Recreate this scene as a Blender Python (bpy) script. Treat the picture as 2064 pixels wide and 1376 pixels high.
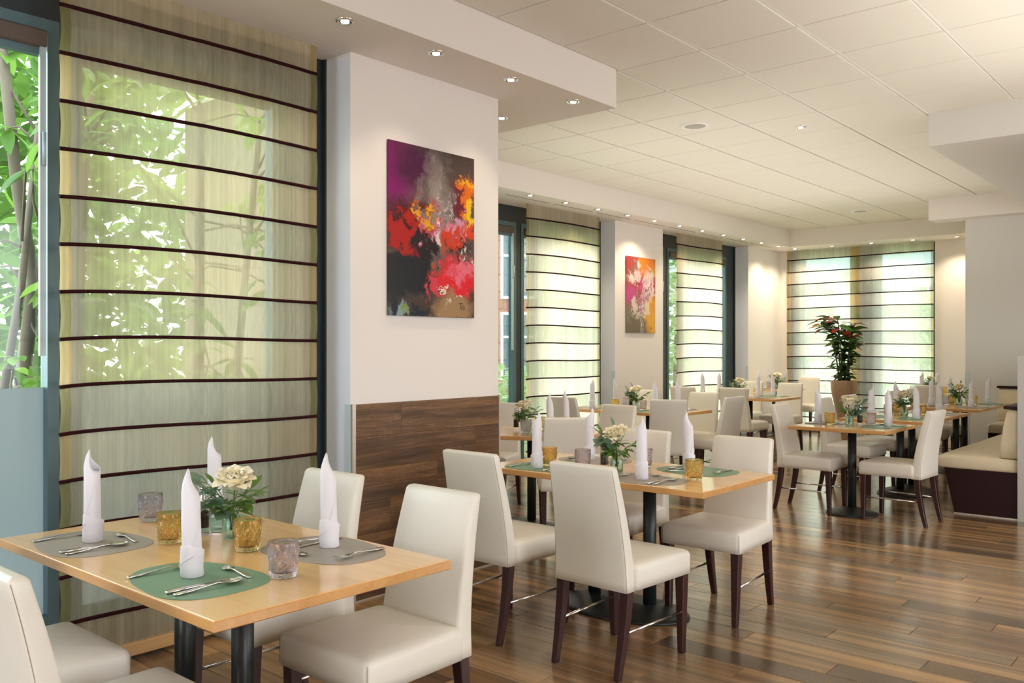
import bpy, bmesh, math, random
from mathutils import Vector, Matrix, noise as mnoise
for o in list(bpy.data.objects):
    bpy.data.objects.remove(o)
SC = bpy.context.scene
COL = SC.collection
PI = math.pi
R = math.radians
YAW = R(40.84)

# ------------------------------------------------------------------ camera
cam = bpy.data.cameras.new('camera')
cam.sensor_width = 36.0
cam.lens = 1763.0 / 2064.0 * 36.0
cam.shift_y = 10.0 / 2064.0
cam.clip_end = 300
CAM = bpy.data.objects.new('camera', cam)
CAM.location = (0, 0, 1.39)
CAM.rotation_euler = (PI / 2, 0, YAW)
COL.objects.link(CAM)
SC.camera = CAM

# ------------------------------------------------------------------ world, exposure
W = bpy.data.worlds.new('world')
SC.world = W
W.use_nodes = True
wn = W.node_tree.nodes
wn['Background'].inputs['Color'].default_value = (0.90, 0.95, 1.0, 1)
wn['Background'].inputs['Strength'].default_value = 6.0
SC.view_settings.view_transform = 'Standard'
SC.view_settings.look = 'None'
SC.view_settings.gamma = 1.0
SC.view_settings.use_curve_mapping = False
SC.view_settings.exposure = 0.25
SC.cycles.use_denoising = True
SC.cycles.max_bounces = 14
SC.cycles.diffuse_bounces = 8
SC.cycles.glossy_bounces = 4
SC.cycles.transmission_bounces = 8
SC.cycles.transparent_max_bounces = 16
SC.cycles.sample_clamp_indirect = 40.0
SC.cycles.caustics_reflective = False
SC.cycles.caustics_refractive = False


def area_light(name, loc, rot, sx, sy, power, color=(1, 1, 1), portal=False):
    l = bpy.data.lights.new(name, 'AREA')
    l.shape = 'RECTANGLE'
    l.size, l.size_y = sx, sy
    l.energy = power
    l.color = color
    if portal:
        l.cycles.is_portal = True
    o = bpy.data.objects.new(name, l)
    o.location = loc
    o.rotation_euler = rot
    COL.objects.link(o)
    return o


# daylight portals in the window openings (they only guide the sky light)
area_light('window_portal', (-4.45, 1.2, 1.6), (0, -PI / 2, 0), 3.0, 4.0, 1, portal=True)
area_light('window_portal', (-6.9, 8.0, 1.6), (0, -PI / 2, 0), 3.0, 2.6, 1, portal=True)
area_light('window_portal', (-6.9, 11.6, 1.6), (0, -PI / 2, 0), 3.0, 2.8, 1, portal=True)
area_light('window_portal', (-4.95, 14.7, 1.6), (PI / 2, 0, PI), 2.6, 3.0, 1, portal=True)
for py in (0.8, 4.4, 8.0):            # window-sized fill lights added along the unseen right wall
    area_light('side_fill_light', (3.45, py, 1.65), (0, PI / 2, 0), 2.5, 1.6, 17, (1.0, 0.92, 0.88))
area_light('rear_fill_light', (-1.7, -3.35, 1.65), (PI / 2, 0, 0), 1.8, 2.5, 34, (1.0, 0.97, 0.93))  # fill light added at the unseen rear wall
# fill lights added below the ceiling, behind and right of the camera
for lx, ly in ((0.9, 1.0), (0.9, 5.2), (1.4, 9.0)):
    area_light('ceiling_fill_light', (lx, ly, 3.2), (0, 0, 0), 1.2, 2.4, 10, (1.0, 0.87, 0.72))


# fill lights added to brighten the tiled ceiling, the last above the visible room
for lx, ly, sx_, sy_, p_ in ((0.9, 1.5, 1.6, 5.0, 8), (-0.6, 5.4, 1.6, 3.0, 22), (-3.9, 8.6, 3.2, 5.6, 34)):
    area_light('upward_fill_light', (lx, ly, 1.9), (PI, 0, 0), sx_, sy_, p_, (1.0, 0.94, 0.85)).data.spread = R(150)


# ------------------------------------------------------------------ materials
def nt_of(m):
    m.use_nodes = True
    return m.node_tree


def mat(name, col, rough=0.5, metal=0.0, coat=0.0, spec=0.5, sheen=0.0):
    m = bpy.data.materials.new(name)
    b = nt_of(m).nodes['Principled BSDF']
    b.inputs['Base Color'].default_value = (*col, 1)
    b.inputs['Roughness'].default_value = rough
    b.inputs['Metallic'].default_value = metal
    b.inputs['Coat Weight'].default_value = coat
    b.inputs['Coat Roughness'].default_value = 0.1
    b.inputs['Specular IOR Level'].default_value = spec
    b.inputs['Sheen Weight'].default_value = sheen
    return m


class G:
    """tiny node-graph helper"""
    def __init__(s, m):
        s.t = nt_of(m)
        s.n = s.t.nodes
        s.l = s.t.links
        s.b = s.n.get('Principled BSDF')
        s.out = s.n.get('Material Output')

    def node(s, typ, **kw):
        n = s.n.new(typ)
        for k, v in kw.items():
            setattr(n, k, v)
        return n

    def put(s, sock, v):
        if isinstance(v, bpy.types.NodeSocket):
            s.l.new(v, sock)
        elif isinstance(v, (tuple, list)) and len(v) == 3 and sock.type == 'RGBA':
            sock.default_value = (*v, 1)
        else:
            sock.default_value = v

    def math(s, op, a, b=None, c=None, clamp=False):
        n = s.node('ShaderNodeMath', operation=op)
        n.use_clamp = clamp
        s.put(n.inputs[0], a)
        if b is not None:
            s.put(n.inputs[1], b)
        if c is not None:
            s.put(n.inputs[2], c)
        return n.outputs[0]

    def mix(s, fac, a, b, blend='MIX'):
        n = s.node('ShaderNodeMix', data_type='RGBA', blend_type=blend)
        s.put(n.inputs[0], fac)
        s.put(n.inputs[6], a)
        s.put(n.inputs[7], b)
        return n.outputs[2]

    def noise(s, vec, scale=5, detail=3, rough=0.5, dist=0.0):
        n = s.node('ShaderNodeTexNoise')
        if vec is not None:
            s.l.new(vec, n.inputs['Vector'])
        n.inputs['Scale'].default_value = scale
        n.inputs['Detail'].default_value = detail
        n.inputs['Roughness'].default_value = rough
        n.inputs['Distortion'].default_value = dist
        return n

    def mapping(s, vec, scale=(1, 1, 1), loc=(0, 0, 0)):
        n = s.node('ShaderNodeMapping')
        s.l.new(vec, n.inputs[0])
        s.put(n.inputs['Location'], loc)
        n.inputs['Scale'].default_value = scale
        return n.outputs[0]

    def ramp(s, fac, stops):
        n = s.node('ShaderNodeValToRGB')
        s.put(n.inputs[0], fac)
        e = n.color_ramp.elements
        while len(e) < len(stops):
            e.new(0.5)
        for k, (p, c) in enumerate(stops):
            e[k].position = p
            e[k].color = (*c, 1) if len(c) == 3 else c
        return n.outputs[0]

    def bump(s, h, strength=0.2, dist=0.002):
        n = s.node('ShaderNodeBump')
        n.inputs['Strength'].default_value = strength
        n.inputs['Distance'].default_value = dist
        s.put(n.inputs['Height'], h)
        s.l.new(n.outputs[0], s.b.inputs['Normal'])


def wall_paint(name, col, rough=0.7):
    m = mat(name, col, rough, spec=0.25)
    g = G(m)
    tc = g.node('ShaderNodeTexCoord').outputs['Object']
    g.bump(g.noise(g.mapping(tc, (1, 1, 1)), 220, 3).outputs[0], 0.12, 0.001)
    return m


M = {}
M['wall'] = wall_paint('wall_paint', (0.84, 0.80, 0.765))
M['wall_daylit'] = wall_paint('reveal_daylight_tint', (0.83, 0.87, 0.94))  # wall colour with window daylight painted in as a bluish tint
M['soffit'] = wall_paint('soffit_paint', (0.84, 0.795, 0.75))
M['wall_grey'] = wall_paint('grey_wall_paint', (0.72, 0.71, 0.67))
M['joint'] = mat('ceiling_void', (0.16, 0.145, 0.12), 0.9)
m = M['tile'] = mat('ceiling_tile_white', (0.80, 0.775, 0.71), 0.8, spec=0.2)
g = G(m)
tc = g.node('ShaderNodeTexCoord').outputs['Object']
g.bump(g.noise(tc, 160, 4, 0.7).outputs[0], 0.12, 0.002)
M['runner'] = mat('runner_white', (0.93, 0.92, 0.89), 0.4)
M['chrome'] = mat('chrome', (0.78, 0.78, 0.78), 0.18, 1.0)
M['steel'] = mat('cutlery_steel', (0.72, 0.70, 0.67), 0.16, 1.0)
M['metal_edge'] = mat('brushed_edge', (0.60, 0.54, 0.45), 0.4, 0.7)
M['grey_metal'] = mat('grey_edge_metal', (0.52, 0.50, 0.47), 0.45, 0.3)
M['frame'] = mat('anthracite_frame', (0.018, 0.030, 0.038), 0.35)
M['frame_light'] = mat('frame_aluminium', (0.10, 0.17, 0.21), 0.35, 0.3)
M['rod_alu'] = mat('rod_aluminium', (0.45, 0.55, 0.62), 0.4, 0.3)
M['cassette'] = mat('blind_cassette', (0.10, 0.075, 0.06), 0.6)
M['pole'] = mat('table_pole_black', (0.022, 0.027, 0.027), 0.38, 0.2)
M['wenge'] = mat('wenge_leg', (0.038, 0.010, 0.010), 0.33, coat=0.25)
M['bench_wood'] = mat('bench_dark_wood', (0.024, 0.006, 0.006), 0.5, spec=0.2)
M['rod'] = mat('maroon_rod', (0.026, 0.0015, 0.0025), 0.85, spec=0.2)
M['seam'] = mat('seam_thread', (0.34, 0.28, 0.20), 0.7)
M['napkin'] = mat('napkin_linen', (0.80, 0.79, 0.86), 0.8, sheen=0.2)
M['mat_green'] = mat('placemat_green', (0.17, 0.31, 0.19), 0.42)
M['mat_taupe'] = mat('placemat_taupe', (0.36, 0.32, 0.27), 0.42)
M['white'] = mat('white_plastic', (0.85, 0.84, 0.82), 0.4)
M['grille'] = mat('speaker_grille', (0.45, 0.44, 0.40), 0.7)
M['black'] = mat('black_matt', (0.012, 0.012, 0.012), 0.6)
M['peppercorn'] = mat('peppercorns', (0.05, 0.035, 0.03), 0.7)
M['stem'] = mat('stem_green', (0.07, 0.16, 0.04), 0.5)
M['bark'] = mat('shrub_bark', (0.13, 0.105, 0.075), 0.85)
M['lawn'] = mat('lawn_green', (0.36, 0.43, 0.24), 0.9)
M['road'] = mat('road_grey', (0.45, 0.45, 0.46), 0.9)
M['brick_wall'] = mat('far_brick', (0.30, 0.13, 0.09), 0.85)
M['far_white'] = mat('far_white', (0.80, 0.80, 0.78), 0.7)
M['far_roof'] = mat('far_roof_blue', (0.36, 0.52, 0.58), 0.5)
M['far_glass'] = mat('far_window_glass', (0.10, 0.13, 0.15), 0.15)
M['ext_wall'] = mat('exterior_render', (0.27, 0.23, 0.17), 0.8)


def leather(name, col):
    m = mat(name, col, 0.36, spec=0.45)
    g = G(m)
    tc = g.node('ShaderNodeTexCoord').outputs['Object']
    n = g.noise(tc, 9, 3)
    c = g.mix(n.outputs[0], tuple(x * 0.95 for x in col), tuple(min(1, x * 1.03) for x in col))
    g.l.new(c, g.b.inputs['Base Color'])
    v = g.node('ShaderNodeTexVoronoi')
    g.l.new(tc, v.inputs['Vector'])
    v.inputs['Scale'].default_value = 420
    g.bump(v.outputs['Distance'], 0.08, 0.0006)
    return m


M['leather'] = leather('cream_leather', (0.78, 0.745, 0.665))
M['bench_leather'] = leather('bench_leather', (0.70, 0.60, 0.42))


def beech(name, a, b, rough, axis=0, coat=0.5):
    m = mat(name, a, rough, coat=coat)
    g = G(m)
    tc = g.node('ShaderNodeTexCoord').outputs['Object']
    info = g.node('ShaderNodeObjectInfo').outputs['Random']
    off = g.node('ShaderNodeCombineXYZ')
    g.l.new(g.math('MULTIPLY', info, 37.0), off.inputs[0])
    g.l.new(g.math('MULTIPLY', info, 11.0), off.inputs[1])
    sc = [28, 28, 28]
    sc[axis] = 1.6
    vec = g.mapping(tc, tuple(sc), off.outputs[0])
    n1 = g.noise(vec, 1.0, 5, 0.6, 0.6)
    n2 = g.noise(g.mapping(tc, (2.4, 9, 9), off.outputs[0]), 1.0, 2)
    f = g.math('ADD', g.math('MULTIPLY', n1.outputs[0], 0.6), g.math('MULTIPLY', n2.outputs[0], 0.5))
    g.l.new(g.ramp(f, [(0.34, a), (0.70, b)]), g.b.inputs['Base Color'])
    g.bump(n1.outputs[0], 0.04, 0.001)
    return m


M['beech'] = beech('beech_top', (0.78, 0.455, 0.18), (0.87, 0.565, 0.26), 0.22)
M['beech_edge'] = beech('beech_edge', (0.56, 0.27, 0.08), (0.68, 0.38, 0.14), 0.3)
M['bar_wood'] = beech('bottom_bar_wood', (0.45, 0.25, 0.09), (0.62, 0.38, 0.16), 0.5)

PLW, PLL = 0.1535, 1.22


def floor_mat():
    m = mat('oak_floor', (0.2, 0.12, 0.07), 0.25)
    g = G(m)
    pos = g.node('ShaderNodeNewGeometry').outputs['Position']
    sx = g.node('ShaderNodeSeparateXYZ')
    g.l.new(pos, sx.inputs[0])
    row = g.math('FLOOR', g.math('DIVIDE', sx.outputs[1], PLW))
    off = g.math('MULTIPLY', g.math('FRACT', g.math('MULTIPLY', row, 0.381966)), PLL)
    col = g.math('FLOOR', g.math('DIVIDE', g.math('ADD', sx.outputs[0], off), PLL))
    cid = g.node('ShaderNodeCombineXYZ')
    g.l.new(row, cid.inputs[0])
    g.l.new(col, cid.inputs[1])
    wh = g.node('ShaderNodeTexWhiteNoise', noise_dimensions='2D')
    g.l.new(cid.outputs[0], wh.inputs['Vector'])
    rnd = wh.outputs['Value']
    shift = g.node('ShaderNodeCombineXYZ')
    g.l.new(g.math('MULTIPLY', rnd, 53.0), shift.inputs[0])
    g.l.new(g.math('MULTIPLY', rnd, 91.0), shift.inputs[1])
    va = g.node('ShaderNodeVectorMath', operation='ADD')
    g.l.new(pos, va.inputs[0])
    g.l.new(shift.outputs[0], va.inputs[1])
    strip = g.noise(g.mapping(va.outputs[0], (0.5, 15, 1)), 1.0, 2, 0.5)      # lengthwise bands
    grain = g.noise(g.mapping(va.outputs[0], (5, 120, 1)), 1.0, 5, 0.65, 0.8)
    base = g.ramp(rnd, [(0.0, (0.11, 0.066, 0.040)), (0.25, (0.23, 0.135, 0.070)), (0.52, (0.34, 0.195, 0.092)),
                        (0.78, (0.47, 0.29, 0.14)), (1.0, (0.25, 0.175, 0.115))])
    s2 = g.ramp(strip.outputs[0], [(0.30, (0.50, 0.48, 0.48)), (0.50, (1, 1, 1)), (0.70, (1.6, 1.48, 1.28))])
    c = g.mix(0.85, base, s2, 'MULTIPLY')
    c = g.mix(g.math('MULTIPLY', grain.outputs[0], 0.55), c, (0.07, 0.042, 0.025))
    g.l.new(c, g.b.inputs['Base Color'])
    rr = g.math('ADD', g.math('MULTIPLY', grain.outputs[0], 0.10), 0.15)
    g.l.new(rr, g.b.inputs['Roughness'])
    g.b.inputs['Specular IOR Level'].default_value = 0.6
    g.b.inputs['Coat Weight'].default_value = 0.2
    g.b.inputs['Coat Roughness'].default_value = 0.14
    g.bump(grain.outputs[0], 0.12, 0.0012)
    return m


M['floor'] = floor_mat()
M['underfloor'] = mat('floor_joint', (0.03, 0.02, 0.014), 0.8)


def dado_mat():
    m = mat('dark_oak_board', (0.09, 0.045, 0.022), 0.5)
    g = G(m)
    tc = g.node('ShaderNodeTexCoord').outputs['Object']
    rnd = g.node('ShaderNodeObjectInfo').outputs['Random']
    off = g.node('ShaderNodeCombineXYZ')
    g.l.new(g.math('MULTIPLY', rnd, 41.0), off.inputs[1])
    g.l.new(g.math('MULTIPLY', rnd, 17.0), off.inputs[2])
    n1 = g.noise(g.mapping(tc, (1, 3.5, 95), off.outputs[0]), 1.0, 6, 0.65, 1.0)
    n2 = g.noise(g.mapping(tc, (1, 10, 210), off.outputs[0]), 1.0, 4, 0.6, 1.8)
    n3 = g.noise(g.mapping(tc, (1, 0.9, 13), off.outputs[0]), 1.0, 3, 0.55, 0.6)
    f = g.math('ADD', g.math('MULTIPLY', n1.outputs[0], 0.5), g.math('MULTIPLY', n3.outputs[0], 0.55))
    c = g.ramp(f, [(0.32, (0.022, 0.011, 0.006)), (0.50, (0.11, 0.055, 0.024)), (0.68, (0.25, 0.125, 0.05))])
    lime = g.math('MULTIPLY', g.ramp(n2.outputs[0], [(0.62, (0, 0, 0)), (0.70, (1, 1, 1))]), g.math('GREATER_THAN', n3.outputs[0], 0.5))
    c = g.mix(g.math('MULTIPLY', lime, 0.75), c, (0.50, 0.37, 0.21))
    g.l.new(c, g.b.inputs['Base Color'])
    g.bump(n1.outputs[0], 0.2, 0.002)
    return m


M['dado'] = dado_mat()


def fabric(name, col, transp, refl=0.25):
    m = bpy.data.materials.new(name)
    g = G(m)
    g.n.remove(g.b)
    geo = g.node('ShaderNodeTexCoord').outputs['Object']
    n = g.noise(g.mapping(geo, (70, 70, 0.5)), 1.0, 3, 0.6)
    n2 = g.noise(g.mapping(geo, (7, 7, 0.1)), 1.0, 2, 0.5)
    f = g.math('ADD', g.math('MULTIPLY', n.outputs[0], 0.5), g.math('MULTIPLY', n2.outputs[0], 0.5))
    c = g.ramp(f, [(0.35, tuple(x * 0.82 for x in col)), (0.65, col)])
    tr = g.node('ShaderNodeBsdfTransparent')
    tr.inputs[0].default_value = (*[min(1, x * 0.35 + 0.65) for x in col], 1)
    tl = g.node('ShaderNodeBsdfTranslucent')
    g.l.new(c, tl.inputs[0])
    df = g.node('ShaderNodeBsdfDiffuse')
    g.l.new(c, df.inputs[0])
    m1 = g.node('ShaderNodeMixShader')
    m1.inputs[0].default_value = refl
    g.l.new(tl.outputs[0], m1.inputs[1])
    g.l.new(df.outputs[0], m1.inputs[2])
    m2 = g.node('ShaderNodeMixShader')
    g.l.new(g.math('SUBTRACT', transp + 0.25, g.math('MULTIPLY', f, 0.5), clamp=True), m2.inputs[0])
    g.l.new(m1.outputs[0], m2.inputs[1])
    g.l.new(tr.outputs[0], m2.inputs[2])
    g.l.new(m2.outputs[0], g.out.inputs[0])
    return m


M['fab_a'] = fabric('shade_cream', (1.0, 0.85, 0.56), 0.42, 0.45)
M['fab_b'] = fabric('shade_olive', (0.86, 0.77, 0.54), 0.46, 0.45)
M['fab_c'] = fabric('far_shade_cream', (1.0, 0.86, 0.69), 0.04)
M['fab_d'] = fabric('far_shade_olive', (0.82, 0.76, 0.56), 0.12)
M['fab_e'] = fabric('back_shade_cream', (0.98, 0.87, 0.72), 0.16)
M['fab_f'] = fabric('back_shade_olive', (0.78, 0.75, 0.62), 0.26)
M['hem_a'] = fabric('hem_yellow', (0.92, 0.70, 0.36), 0.12)
M['hem_b'] = fabric('hem_olive', (0.52, 0.46, 0.22), 0.12)


def thin_glass(name, tint, gloss=1.0, ior=1.45):
    m = bpy.data.materials.new(name)
    g = G(m)
    g.n.remove(g.b)
    tr = g.node('ShaderNodeBsdfTransparent')
    tr.inputs[0].default_value = (*tint, 1)
    gl = g.node('ShaderNodeBsdfGlossy')
    gl.inputs['Roughness'].default_value = 0.02
    fr = g.node('ShaderNodeFresnel')
    fr.inputs[0].default_value = ior
    mx = g.node('ShaderNodeMixShader')
    g.l.new(g.math('MULTIPLY', fr.outputs[0], gloss), mx.inputs[0])
    g.l.new(tr.outputs[0], mx.inputs[1])
    g.l.new(gl.outputs[0], mx.inputs[2])
    g.l.new(mx.outputs[0], g.out.inputs[0])
    return m


M['pane'] = thin_glass('window_glass', (0.94, 0.98, 0.98), 0.6)
M['guard'] = mat('acrylic_guard', (0.62, 0.74, 0.77), 0.25)


def cut_glass(name, tint, mixv=0.78):
    m = bpy.data.materials.new(name)
    g = G(m)
    g.n.remove(g.b)
    tr = g.node('ShaderNodeBsdfTransparent')
    tr.inputs[0].default_value = (*tint, 1)
    rf = g.node('ShaderNodeBsdfGlass')
    rf.inputs['Color'].default_value = (*[min(1, t ** 0.5) for t in tint], 1)
    rf.inputs['IOR'].default_value = 1.45
    rf.inputs['Roughness'].default_value = 0.03
    mx = g.node('ShaderNodeMixShader')
    mx.inputs[0].default_value = mixv
    g.l.new(tr.outputs[0], mx.inputs[1])
    g.l.new(rf.outputs[0], mx.inputs[2])
    g.l.new(mx.outputs[0], g.out.inputs[0])
    return m


M['amber'] = cut_glass('amber_glass', (0.94, 0.80, 0.50))
M['smoke'] = cut_glass('smoky_violet_glass', (0.86, 0.83, 0.87))
M['vase'] = cut_glass('aqua_glass', (0.82, 0.96, 0.91))
M['acrylic'] = cut_glass('mill_acrylic', (0.93, 0.90, 0.90), 0.4)

m = M['film'] = bpy.data.materials.new('frosted_film')
g = G(m)
g.n.remove(g.b)
tcg = g.node('ShaderNodeTexCoord').outputs['Object']
nn = g.noise(tcg, 500, 2)
c = g.ramp(nn.outputs[0], [(0.35, (0.43, 0.455, 0.47)), (0.65, (0.50, 0.525, 0.54))])
tl = g.node('ShaderNodeBsdfTranslucent')
g.l.new(c, tl.inputs[0])
gl = g.node('ShaderNodeBsdfGlossy')
gl.inputs['Roughness'].default_value = 0.45
mx = g.node('ShaderNodeMixShader')
mx.inputs[0].default_value = 0.06
g.l.new(tl.outputs[0], mx.inputs[1])
g.l.new(gl.outputs[0], mx.inputs[2])
g.l.new(mx.outputs[0], g.out.inputs[0])


def leaf_mat(name, a, b, trans=0.45):
    m = mat(name, a, 0.4)
    g = G(m)
    rnd = g.node('ShaderNodeObjectInfo').outputs['Random']
    geo = g.node('ShaderNodeNewGeometry').outputs['Random Per Island']
    f = g.math('FRACT', g.math('ADD', rnd, geo))
    c = g.mix(f, a, b)
    g.l.new(c, g.b.inputs['Base Color'])
    tl = g.node('ShaderNodeBsdfTranslucent')
    g.l.new(g.mix(0.5, c, (0.45, 0.75, 0.12), 'MIX'), tl.inputs[0])
    mx = g.node('ShaderNodeMixShader')
    mx.inputs[0].default_value = trans
    g.l.new(g.b.outputs[0], mx.inputs[1])
    g.l.new(tl.outputs[0], mx.inputs[2])
    g.l.new(mx.outputs[0], g.out.inputs[0])
    return m


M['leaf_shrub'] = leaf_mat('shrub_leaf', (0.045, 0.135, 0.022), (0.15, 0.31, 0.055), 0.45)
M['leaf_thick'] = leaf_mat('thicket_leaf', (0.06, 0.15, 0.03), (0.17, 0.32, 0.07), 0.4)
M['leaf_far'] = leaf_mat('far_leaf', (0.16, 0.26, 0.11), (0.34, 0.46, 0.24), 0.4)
M['leaf_euc'] = leaf_mat('eucalyptus_leaf', (0.10, 0.18, 0.13), (0.19, 0.29, 0.21), 0.15)
M['leaf_dark'] = leaf_mat('bouquet_leaf', (0.045, 0.12, 0.025), (0.12, 0.25, 0.05), 0.25)
M['croton_dark'] = leaf_mat('croton_leaf_dark', (0.012, 0.035, 0.010), (0.035, 0.075, 0.02), 0.12)
M['croton_green'] = leaf_mat('croton_leaf_green', (0.05, 0.20, 0.02), (0.12, 0.30, 0.03), 0.3)
M['croton_red'] = mat('croton_leaf_red', (0.50, 0.07, 0.045), 0.4)
M['croton_amber'] = mat('croton_leaf_amber', (0.50, 0.27, 0.05), 0.4)
m = M['petal'] = mat('rose_petal', (0.86, 0.80, 0.58), 0.6)
G(m).b.inputs['Subsurface Weight'].default_value = 0.0
g = G(m)
lw = g.node('ShaderNodeLayerWeight')
lw.inputs[0].default_value = 0.35
g.l.new(g.mix(lw.outputs['Facing'], (0.88, 0.80, 0.55), (0.92, 0.89, 0.78)), g.b.inputs['Base Color'])
m = M['pot'] = mat('cork_planter', (0.33, 0.19, 0.11), 0.7)
g = G(m)
tcg = g.node('ShaderNodeTexCoord').outputs['Object']
g.l.new(g.ramp(g.noise(tcg, 90, 4, 0.7).outputs[0], [(0.35, (0.22, 0.12, 0.07)), (0.65, (0.44, 0.28, 0.17))]), g.b.inputs['Base Color'])
m = M['bulb'] = bpy.data.materials.new('lamp_glow')
g = G(m)
g.n.remove(g.b)
em = g.node('ShaderNodeEmission')
em.inputs[0].default_value = (1.0, 0.86, 0.66, 1)
em.inputs[1].default_value = 9.0
g.l.new(em.outputs[0], g.out.inputs[0])


# ------------------------------------------------------------------ mesh builder
class MB:
    def __init__(s):
        s.v = []
        s.f = []
        s.smooth = []

    def add(s, vs, fs, smooth=False):
        k = len(s.v)
        s.v += [tuple(v) for v in vs]
        s.f += [tuple(i + k for i in f) for f in fs]
        s.smooth += [smooth] * len(fs)

    def box(s, x0, x1, y0, y1, z0, z1):
        vs = [(x, y, z) for x in (x0, x1) for y in (y0, y1) for z in (z0, z1)]
        s.add(vs, [(0, 1, 3, 2), (4, 6, 7, 5), (0, 4, 5, 1), (2, 3, 7, 6), (0, 2, 6, 4), (1, 5, 7, 3)])

    def bevbox(s, x0, x1, y0, y1, z0, z1, b):
        """box with a chamfered top and bottom rim"""
        s.loft([[(x0 + e, y0 + e, z), (x1 - e, y0 + e, z), (x1 - e, y1 - e, z), (x0 + e, y1 - e, z)]
                for e, z in ((b, z0), (0, z0 + b), (0, z1 - b), (b, z1))], smooth=False)

    def loft(s, rings, cap=True, smooth=True, closed=True):
        n = len(rings[0])
        vs = [p for r in rings for p in r]
        fs = []
        for k in range(len(rings) - 1):
            for i in range(n if closed else n - 1):
                j = (i + 1) % n
                fs.append((k * n + i, k * n + j, (k + 1) * n + j, (k + 1) * n + i))
        s.add(vs, fs, smooth)
        if cap and closed:
            s.add(rings[0], [tuple(reversed(range(n)))])
            s.add(rings[-1], [tuple(range(n))])

    def lathe(s, prof, n=24, c=(0, 0, 0), cap=True, mod=None, smooth=True, sx=1, sy=1):
        rings = []
        for r, z in prof:
            ring = []
            for i in range(n):
                a = 2 * PI * i / n
                rr = r * (mod(a, z) if mod else 1)
                ring.append((c[0] + rr * math.cos(a) * sx, c[1] + rr * math.sin(a) * sy, c[2] + z))
            rings.append(ring)
        s.loft(rings, cap, smooth)

    def tube(s, pts, r, n=8, cap=True):
        pts = [Vector(p) for p in pts]
        rs = r if isinstance(r, (list, tuple)) else [r] * len(pts)
        rings = []
        for k, p in enumerate(pts):
            t = (pts[min(k + 1, len(pts) - 1)] - pts[max(k - 1, 0)]).normalized()
            up = Vector((0, 0, 1)) if abs(t.z) < 0.9 else Vector((1, 0, 0))
            a = t.cross(up).normalized()
            b = t.cross(a).normalized()
            rings.append([p + (a * math.cos(2 * PI * i / n) + b * math.sin(2 * PI * i / n)) * rs[k] for i in range(n)])
        s.loft(rings, cap, True)

    def grid(s, fn, nu, nv, smooth=True):
        vs = [fn(i / nu, j / nv) for j in range(nv + 1) for i in range(nu + 1)]
        fs = [(j * (nu + 1) + i, j * (nu + 1) + i + 1, (j + 1) * (nu + 1) + i + 1, (j + 1) * (nu + 1) + i)
              for j in range(nv) for i in range(nu)]
        s.add(vs, fs, smooth)

    def mesh(s, name, m):
        me = bpy.data.meshes.new(name)
        me.from_pydata(s.v, [], s.f)
        me.polygons.foreach_set('use_smooth', s.smooth)
        if m is not None:
            me.materials.append(m)
        bm = bmesh.new()
        bm.from_mesh(me)
        bmesh.ops.remove_doubles(bm, verts=bm.verts, dist=1e-6)
        bmesh.ops.recalc_face_normals(bm, faces=bm.faces)
        bm.to_mesh(me)
        bm.free()
        me.update()
        return me

    def build(s, name, m, parent=None, loc=None, rot=None):
        return put(name, s.mesh(name, m), parent, loc, rot)


def put(name, me, parent=None, loc=None, rot=None):
    o = bpy.data.objects.new(name, me)
    COL.objects.link(o)
    if parent:
        o.parent = parent
    if loc is not None:
        o.location = loc
    if rot is not None:
        o.rotation_euler = rot
    return o


def tag(o, label, cat, group=None):
    o['label'] = label
    o['category'] = cat
    if group:
        o['group'] = group
    return o


def thing(name, label, cat, loc=(0, 0, 0), rz=0, group=None):
    o = put(name, None, None, loc, (0, 0, rz))
    return tag(o, label, cat, group)


def structure(name, mb, m, loc=None):
    o = mb.build(name, m) if mb else put(name, None)
    o['kind'] = 'structure'
    if loc:
        o.location = loc
    return o


def dup(root, label, loc, rz=0, group=None, scale=None):
    kids = {}
    for o in CHILD.get(root.name, ()):
        kids[o.name] = o
    r = root.copy()
    COL.objects.link(r)
    r.location = loc
    r.rotation_euler = (0, 0, rz)
    r['label'] = label
    if group:
        r['group'] = group
    if scale:
        r.scale = (scale,) * 3
    for ch in CHILD.get(root.name, ()):
        c = ch.copy()
        COL.objects.link(c)
        c.parent = r
        for gch in CHILD.get(ch.name, ()):
            d = gch.copy()
            COL.objects.link(d)
            d.parent = c
    return r


CHILD = {}


def index_children(root):
    CHILD[root.name] = [o for o in COL.objects if o.parent == root]
    for c in CHILD[root.name]:
        CHILD[c.name] = [o for o in COL.objects if o.parent == c]


class Proto:
    """first call moves the prototype itself, later calls copy it with all its parts"""
    def __init__(s, root):
        s.root = root
        s.used = False
        index_children(root)

    def place(s, label, loc, rz=0, group=None, scale=None):
        if not s.used:
            s.used = True
            r = s.root
            r.location = loc
            r.rotation_euler = (0, 0, rz)
            r['label'] = label
            if group:
                r['group'] = group
            if scale:
                r.scale = (scale,) * 3
            return r
        return dup(s.root, label, loc, rz, group, scale)


FW = Vector((-math.sin(YAW), math.cos(YAW)))
RT = Vector((math.cos(YAW), math.sin(YAW)))


def in_view(x, y, z, margin=90):
    p = Vector((x, y))
    d = p.dot(FW)
    if d < 0.4:
        return False
    px = 1032 + 1763 * p.dot(RT) / d
    py = 698 - 1763 * (z - 1.39) / d
    return -margin < px < 2064 + margin and -margin < py < 1376 + margin


ZC, ZS = 3.244, 2.984

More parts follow.
